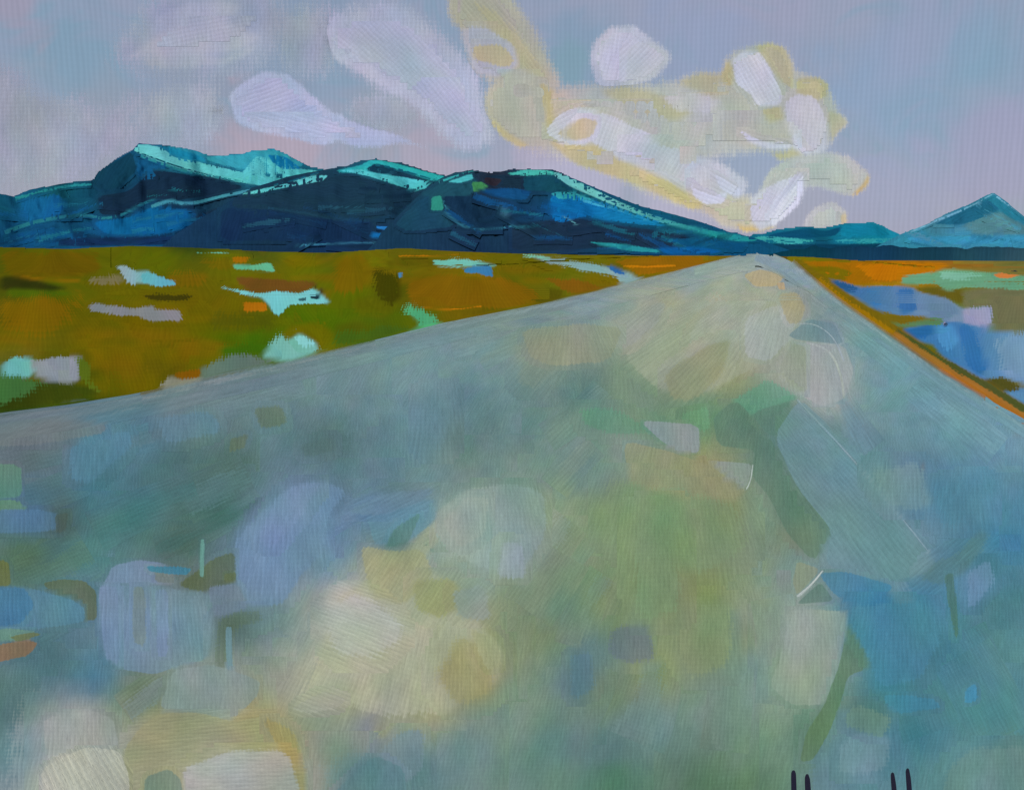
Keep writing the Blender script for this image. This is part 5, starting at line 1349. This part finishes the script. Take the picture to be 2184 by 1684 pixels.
# ------------------------------------------------------------------ clouds
class CloudSurf:
    """One body of cloud: its outline is the union of its billows, domed towards us and deep behind."""
    def __init__(self, key, rows, R, veil):
        self.key, self.R, self.veil, self.mat, self.light, self.jump, self.spill = key, R, veil, M_CLOUD, LIGHT_CLOUD, 2.0, -1e9
        self.rows, self.whole = rows, True
        pts = np.concatenate([np.asarray(r[0], float) for r in rows])
        self.lo, self.hi = pts.min(0) - 60, pts.max(0) + 60
        m = Map([(*np.asarray(r[0], float).mean(0), r[1]) for r in rows], 1.2, 40.)
        pale = lin((172, 176, 188))
        self.coat = Coat(self.lo[0], self.lo[1], self.hi[0], self.hi[1], 4.0, lambda A, B: m(A, B) * .7 + pale * .3)
        step = self.step = 5.0
        self.xs = np.arange(self.lo[0], self.hi[0] + step, step); self.ys = np.arange(self.lo[1], self.hi[1] + step, step)
        X, Y = np.meshgrid(self.xs, self.ys)
        self.rim = np.full(X.shape, -9.0); deep = np.zeros(X.shape)
        for r in rows:
            fe = r[2].get('feather', 6.) * 1.6 + 2.5
            sd = signed_dist(smooth_poly(r[0], 1), X, Y)
            self.rim = np.maximum(self.rim, sd / fe * .5 + .5)
            deep = np.maximum(deep, sd)
        for _ in range(8):          # soften where billows meet
            d = np.pad(deep, 1, mode='edge'); deep = (d[:-2, 1:-1] + d[2:, 1:-1] + d[1:-1, :-2] + d[1:-1, 2:] + 2 * deep) / 6
        self.deep = np.sqrt(np.maximum(deep, 0) * 14)
        self.X, self.Y = X, Y

    def look(self, A, X, Y):
        h, w = A.shape
        u = np.clip((X - self.xs[0]) / self.step, 0, w - 1.001); v = np.clip((Y - self.ys[0]) / self.step, 0, h - 1.001)
        i, j = v.astype(int), u.astype(int); a, b = v - i, u - j
        return (A[i, j] * (1 - b) + A[i, j + 1] * b) * (1 - a) + (A[i + 1, j] * (1 - b) + A[i + 1, j + 1] * b) * a

    def place(self, X, Y, lay):
        d = px_dir(X, Y); d = d / np.linalg.norm(d, axis=-1)[..., None]
        R = self.R - self.look(self.deep, X, Y) * .03 * self.R / F - 0.4 - 0.08 * lay
        return np.array([0, 0, CAM_H]) + d * R[..., None], self.look(self.rim, X, Y) > 1.0, R

    def body(self, parent):
        X, Y = self.X, self.Y
        P, _, R = self.place(X, Y, -5)
        ny, nx = X.shape
        f = grid_faces(ny, nx)
        f = f[self.rim.ravel()[f].max(1) > -.3]
        used = np.unique(f); re = np.full(ny * nx, -1); re[used] = np.arange(len(used)); f = re[f]
        nv = len(used)
        V = P.reshape(-1, 3)[used]
        faces = [tuple(q) for q in f]
        rim = self.rim.ravel()[used]
        col = np.clip(self.coat.sample(X, Y) / self.light, 0, .92).reshape(-1, 3)[used]
        uv = np.stack([X.ravel()[used] / 9, Y.ravel()[used] / 9], -1)
        if self.veil > .85:          # a thick cloud closes behind; a thin veil is a single sheet
            d = V - np.array([0, 0, CAM_H]); d /= np.linalg.norm(d, axis=1)[:, None]
            back = V + d * (4.0 + self.deep.ravel()[used] * 2.2 * self.R / F)[:, None]
            edges = {(int(a), int(b)) for q in f for a, b in zip(q, np.roll(q, -1))}
            faces += [tuple(q[::-1] + nv) for q in f] + [(b, a, a + nv, b + nv) for a, b in edges if (b, a) not in edges]
            V = np.concatenate([V, back]); rim = np.concatenate([rim, rim - 1.8]); col = np.concatenate([col, col]); uv = np.concatenate([uv, uv])
        me = new_mesh('cloud_body', V, faces, dict(edge=1.0, size=self.R / F * 9 * .16, rag=.4 if self.veil > .85 else .15, solid=1.0, rim=rim, veil=self.veil), col, uv, under=col)
        return link('cloud_body', me, M_CLOUD, parent)


def cloud(label, R, rows, veil=1.0):
    rows = [(r[0], np.array(r[1], float) * .94 + np.array((168, 172, 184)) * .06, dict(r[2]) if len(r) > 2 else {}) for r in rows]
    root = bpy.data.objects.new('cloud', None)
    C.objects.link(root)
    root['label'] = label; root['category'] = 'cloud'
    root.empty_display_size = 100
    if label.startswith(('soft', 'broad')):
        rows = [(p, c * np.array((1.0, .99, .965)), k) for p, c, k in rows]
    surf = CloudSurf(label, rows, 8600, veil)
    for poly, col, kw in rows:
        kw = dict(kw); kw.pop('solid', None)
        kw['feather'] = kw.get('feather', 6.) * 1.05 + 1.5
        kw['rag'] = kw.get('rag', .4)
        o = stroke('puff', surf, poly, col, root, solid=.85, cells=22, **kw)
        if o is None:
            continue
        me = o.data
        co = np.empty(len(me.vertices) * 3, np.float32); me.vertices.foreach_get('co', co)
        px, py = to_px(*co.reshape(-1, 3).T.astype(float))
        for k, v in (('rim', np.full(len(px), 3.0)), ('veil', np.full(len(px), veil if veil > .85 else .35))):
            at = me.attributes.new(k, 'FLOAT', 'POINT'); at.data.foreach_set('value', v.astype(np.float32))
    surf.body(root)
    return root


Y1, WH, LI = (176, 168, 128), (190, 193, 209), (178, 183, 200)
cloud('soft grey-lilac cloud bank high above the pointed mountain peak', 9500, [
    ([(240, 110), (300, 30), (420, -30), (560, -30), (640, 40), (600, 110), (480, 150), (340, 170)], (160, 172, 196), dict(feather=34, rag=.15, solid=.75)),
    ([(290, 100), (340, 30), (440, 10), (530, 40), (560, 90), (500, 120), (400, 110)], (168, 178, 202), dict(feather=22, rag=.3, angle=120, thick=1.8, solid=.8)),
    ([(300, 120), (400, 110), (480, 125), (545, 95), (535, 115), (480, 140), (380, 150), (310, 150)], (178, 186, 202), dict(feather=9, rag=.7, angle=130, thick=2, solid=.8)),
    
    ([(0, 250), (120, 260), (240, 240), (330, 270), (260, 330), (200, 372), (60, 400), (-60, 405)], (176, 180, 196), dict(feather=40, rag=.1)),
    ([(560, 20), (680, 10), (720, 60), (700, 150), (620, 150), (580, 90)], (156, 168, 188), dict(feather=26, rag=.3)),
    ([(330, 190), (460, 180), (480, 240), (420, 300), (300, 300), (280, 240)], (160, 168, 184), dict(feather=30, rag=.3)),
    ([(260, 130), (360, 60), (470, 40), (560, 80), (500, 110), (380, 120)], (182, 188, 206), dict(feather=10, rag=.8, angle=110, thick=1.6)),
    ([(330, 40), (420, 0), (520, 10), (470, 50), (360, 70)], (176, 183, 204), dict(feather=12, rag=.8, angle=100, thick=1.6)),
    ([(-40, 120), (80, 200), (200, 240), (330, 200), (260, 290), (60, 320), (-40, 300)], (166, 170, 186), dict(feather=30, rag=.5)),
])
cloud('broad pale swoosh of lilac cloud sweeping down beside the bright white one', 9000, [
    ([(660, 62), (740, 15), (860, 10), (950, 70), (1010, 150), (1040, 240), (1000, 300), (940, 292), (880, 230), (790, 180), (715, 120)], (172, 180, 206), dict(feather=16, rag=.5, angle=-50, solid=.9)),
    ([(665, 65), (720, 60), (770, 110), (840, 190), (800, 180), (715, 130), (695, 100)], (184, 190, 214), dict(feather=8, rag=.5, angle=-55, thick=1.25)),
    ([(730, 40), (850, 40), (960, 120), (1000, 200), (930, 180), (830, 110)], (174, 182, 208), dict(feather=18, rag=.5, angle=-45, solid=.9)),
    ([(900, 200), (980, 190), (1050, 250), (1060, 300), (990, 320), (940, 280)], (174, 180, 208), dict(feather=12, rag=.5, angle=-50)),
    ([(760, 210), (850, 205), (900, 250), (840, 280), (780, 265), (745, 240)], (152, 166, 180), dict(feather=14, rag=.5, solid=.8)),
])
cloud('bright white cloud with a long thin tail above the mountains', 8200, [
    ([(485, 207), (503, 188), (534, 168), (562, 152), (612, 158), (640, 182), (680, 217), (707, 240), (742, 252), (728, 285), (694, 309), (660, 305), (629, 297), (558, 283), (505, 262)], (176, 182, 208), dict(feather=4, rag=.3, angle=20, thick=1.5)),
    ([(500, 250), (560, 252), (640, 260), (740, 268), (760, 280), (700, 306), (629, 296), (558, 282)], (180, 185, 211), dict(feather=5, rag=.4, angle=-12, thick=1.5)),
    ([(700, 245), (742, 256), (790, 274), (840, 284), (915, 317), (860, 306), (800, 312), (750, 310), (710, 292)], (172, 178, 204), dict(feather=4, rag=.5, angle=-15)),
    ([(400, 236), (440, 228), (485, 226), (484, 246), (410, 240)], (154, 161, 180), dict(feather=6, rag=.6, angle=5, solid=.8)),
])
cloud('cream yellow cloud bank trailing from the top edge down to the end of the road', 8600, [
    ([(955, -30), (1080, -30), (1150, 80), (1195, 170), (1200, 230), (1080, 210), (1010, 140)], (168, 169, 156), dict(feather=12, rag=.6, angle=-50)),
    ([(1045, 190), (1180, 185), (1330, 185), (1480, 170), (1600, 170), (1720, 210), (1785, 280), (1720, 330), (1560, 325), (1400, 360), (1240, 340), (1100, 310)], (168, 170, 160), dict(feather=13, rag=.5)),
    ([(1240, 320), (1400, 345), (1500, 365), (1540, 395), (1640, 430), (1665, 470), (1600, 492), (1480, 450), (1330, 390)], (176, 173, 158), dict(feather=9, rag=.5, angle=-30)),
    ([(955, -30), (1040, -30), (1100, 50), (1150, 108), (1178, 172), (1140, 172), (1090, 142), (1010, 112), (955, 40)], (168, 168, 150), dict(feather=9, rag=.5, angle=-50)),
    ([(1000, 0), (1050, 20), (1110, 80), (1170, 165), (1130, 160), (1060, 80)], (172, 168, 138), dict(feather=8, rag=.6, angle=-50, solid=.8)),
    ([(975, 62), (1040, 60), (1095, 95), (1105, 140), (1060, 165), (1010, 155)], (166, 172, 186), dict(feather=6, rag=.5)),
    ([(1005, 98), (1070, 95), (1098, 128), (1085, 145), (1010, 128)], (178, 170, 130), dict(feather=5, rag=.5)),
    ([(1030, 215), (1045, 180), (1080, 160), (1150, 160), (1185, 200), (1192, 290), (1160, 312), (1105, 312), (1060, 285), (1035, 250)], (170, 171, 156), dict(feather=6, rag=.35)),
    ([(1040, 262), (1070, 292), (1110, 316), (1130, 312), (1080, 280), (1050, 255)], (186, 174, 128), dict(feather=3, rag=.4, angle=-40)),
    ([(1150, 175), (1190, 200), (1200, 290), (1170, 290), (1160, 230)], (180, 170, 122), dict(feather=6, rag=.5)),
    ([(1175, 195), (1240, 195), (1300, 215), (1340, 265), (1300, 305), (1200, 305), (1180, 250)], (184, 176, 160), dict(feather=7, rag=.4)),
    ([(1200, 195), (1340, 180), (1480, 175), (1620, 190), (1700, 250), (1680, 310), (1540, 330), (1400, 300), (1300, 255)], (166, 171, 168), dict(feather=16, rag=.4, angle=80)),
    ([(1280, 195), (1330, 175), (1400, 200), (1480, 235), (1440, 260), (1350, 240)], (166, 164, 134), dict(feather=12, rag=.5)),
    ([(1440, 175), (1500, 150), (1560, 160), (1600, 190), (1520, 210)], (168, 165, 132), dict(feather=10, rag=.5)),
    ([(1410, 205), (1480, 195), (1540, 210), (1520, 240), (1440, 240)], (176, 178, 182), dict(feather=10, rag=.4)),
    ([(1168, 300), (1220, 302), (1280, 312), (1330, 345), (1390, 370), (1450, 405), (1500, 442), (1475, 452), (1380, 402), (1300, 375), (1225, 350)], (182, 170, 126), dict(feather=5, rag=.4, angle=-25)),
    ([(1160, 280), (1195, 240), (1240, 228), (1282, 240), (1262, 248), (1215, 262), (1190, 284), (1205, 300), (1260, 296), (1250, 310), (1200, 310)], WH, dict(feather=4, rag=.4, angle=30, thick=1.8)),
    ([(1240, 242), (1290, 240), (1380, 282), (1412, 318), (1380, 345), (1330, 345), (1290, 320), (1255, 300)], (184, 187, 203), dict(feather=5, rag=.4, angle=70, thick=1.25)),
    ([(1205, 285), (1240, 250), (1275, 258), (1262, 290), (1225, 300)], (180, 171, 138), dict(feather=4, rag=.4)),
    ([(1330, 300), (1440, 315), (1540, 350), (1600, 390), (1560, 440), (1480, 410), (1400, 370), (1340, 345)], (174, 179, 190), dict(feather=7, rag=.4, angle=60)),
    ([(1470, 395), (1520, 380), (1560, 420), (1640, 440), (1660, 470), (1600, 492), (1540, 482), (1500, 450)], (176, 172, 148), dict(feather=6, rag=.5)),
    ([(1375, 370), (1420, 385), (1500, 430), (1490, 450), (1420, 420), (1380, 395)], (180, 172, 122), dict(feather=5, rag=.5, angle=-30)),
    ([(1470, 375), (1495, 345), (1540, 350), (1560, 390), (1545, 425), (1510, 432), (1480, 412)], (178, 180, 188), dict(feather=5, rag=.4)),
    ([(1470, 385), (1485, 405), (1520, 420), (1552, 408), (1545, 432), (1510, 436), (1480, 420)], WH, dict(feather=3.5, rag=.4, angle=-20, thick=1.8)),
    ([(1522, 370), (1560, 390), (1590, 412), (1570, 420), (1535, 402)], (186, 190, 206), dict(feather=4, rag=.4, angle=-30)),
    ([(1570, 478), (1590, 484), (1640, 478), (1660, 484), (1620, 496), (1580, 494)], (188, 164, 98), dict(feather=3, rag=.5)),
    ([(1530, 200), (1545, 130), (1570, 110), (1620, 92), (1672, 98), (1690, 150), (1760, 172), (1790, 250), (1770, 310), (1700, 330), (1640, 305), (1560, 260)], (164, 168, 158), dict(feather=8, rag=.4)),
    ([(1610, 98), (1640, 88), (1672, 98), (1692, 140), (1692, 192), (1660, 170), (1630, 125)], (170, 166, 130), dict(feather=4, rag=.4)),
    ([(1695, 170), (1745, 162), (1770, 180), (1765, 205), (1740, 215), (1700, 200)], (170, 166, 124), dict(feather=4, rag=.4)),
    ([(1765, 235), (1795, 245), (1808, 262), (1785, 285), (1775, 305)], (166, 166, 132), dict(feather=4, rag=.5)),
    ([(1535, 160), (1552, 128), (1566, 150), (1562, 185), (1542, 180)], (172, 164, 120), dict(feather=4, rag=.5)),
    ([(1560, 130), (1585, 108), (1620, 112), (1645, 150), (1668, 200), (1662, 225), (1612, 226), (1600, 200), (1572, 178)], WH, dict(feather=4, rag=.35, angle=-60, thick=1.7)),
    ([(1625, 235), (1665, 225), (1672, 255), (1640, 262)], (168, 164, 124), dict(feather=4, rag=.5)),
    ([(1672, 222), (1700, 200), (1735, 205), (1762, 250), (1765, 320), (1735, 335), (1700, 330), (1682, 275)], (180, 183, 190), dict(feather=5, rag=.4, angle=85)),
    ([(1690, 285), (1705, 300), (1730, 330), (1705, 335), (1692, 315)], (190, 193, 208), dict(feather=3, rag=.5)),
    ([(1545, 255), (1620, 262), (1690, 290), (1690, 330), (1600, 318), (1540, 300)], (168, 170, 158), dict(feather=10, rag=.4)),
    ([(1578, 278), (1610, 296), (1650, 305), (1692, 308), (1680, 320), (1630, 318), (1595, 300)], (188, 191, 210), dict(feather=3.5, rag=.5, angle=-15)),
    ([(1640, 325), (1700, 318), (1720, 335), (1660, 345)], (172, 166, 128), dict(feather=6, rag=.5)),
    ([(1610, 420), (1640, 360), (1700, 330), (1770, 325), (1810, 335), (1856, 372), (1845, 405), (1815, 420), (1750, 398), (1690, 400), (1640, 440)], (166, 171, 164), dict(feather=5, rag=.35)),
    ([(1815, 418), (1838, 395), (1856, 368), (1852, 392), (1830, 416)], (184, 154, 92), dict(feather=2.5, rag=.4, angle=50)),
    ([(1600, 420), (1650, 390), (1712, 368), (1714, 410), (1690, 445), (1650, 480), (1620, 494), (1602, 470)], (182, 186, 198), dict(feather=5, rag=.5, angle=60, thick=1.8)),
    ([(1640, 475), (1665, 430), (1690, 405), (1712, 372), (1708, 430), (1680, 458), (1650, 486)], (198, 200, 214), dict(feather=3.5, rag=.6, angle=55, thick=2)),
])
cloud('round white cloud floating alone above the yellow cloud bank', 8000, [
    ([(1258, 125), (1268, 85), (1300, 58), (1345, 55), (1375, 75), (1430, 112), (1430, 132), (1398, 170), (1330, 188), (1275, 182)], (172, 178, 192), dict(feather=5, rag=.3)),
    ([(1260, 120), (1275, 80), (1315, 58), (1355, 75), (1370, 110), (1340, 170), (1290, 175)], (186, 190, 204), dict(feather=8, rag=.4, angle=80, thick=1.5)),
    ([(1340, 100), (1385, 88), (1428, 118), (1395, 165), (1335, 185)], (176, 182, 190), dict(feather=7, rag=.4, angle=45)),
])
cloud('small cream cloud low over the teal ridge', 8400, [
    ([(1712, 478), (1735, 445), (1775, 430), (1803, 448), (1806, 470), (1798, 492), (1730, 496)], (166, 168, 166), dict(feather=4, rag=.35)),
    ([(1790, 460), (1806, 452), (1808, 475), (1794, 484)], (180, 166, 124), dict(feather=3, rag=.5)),
])
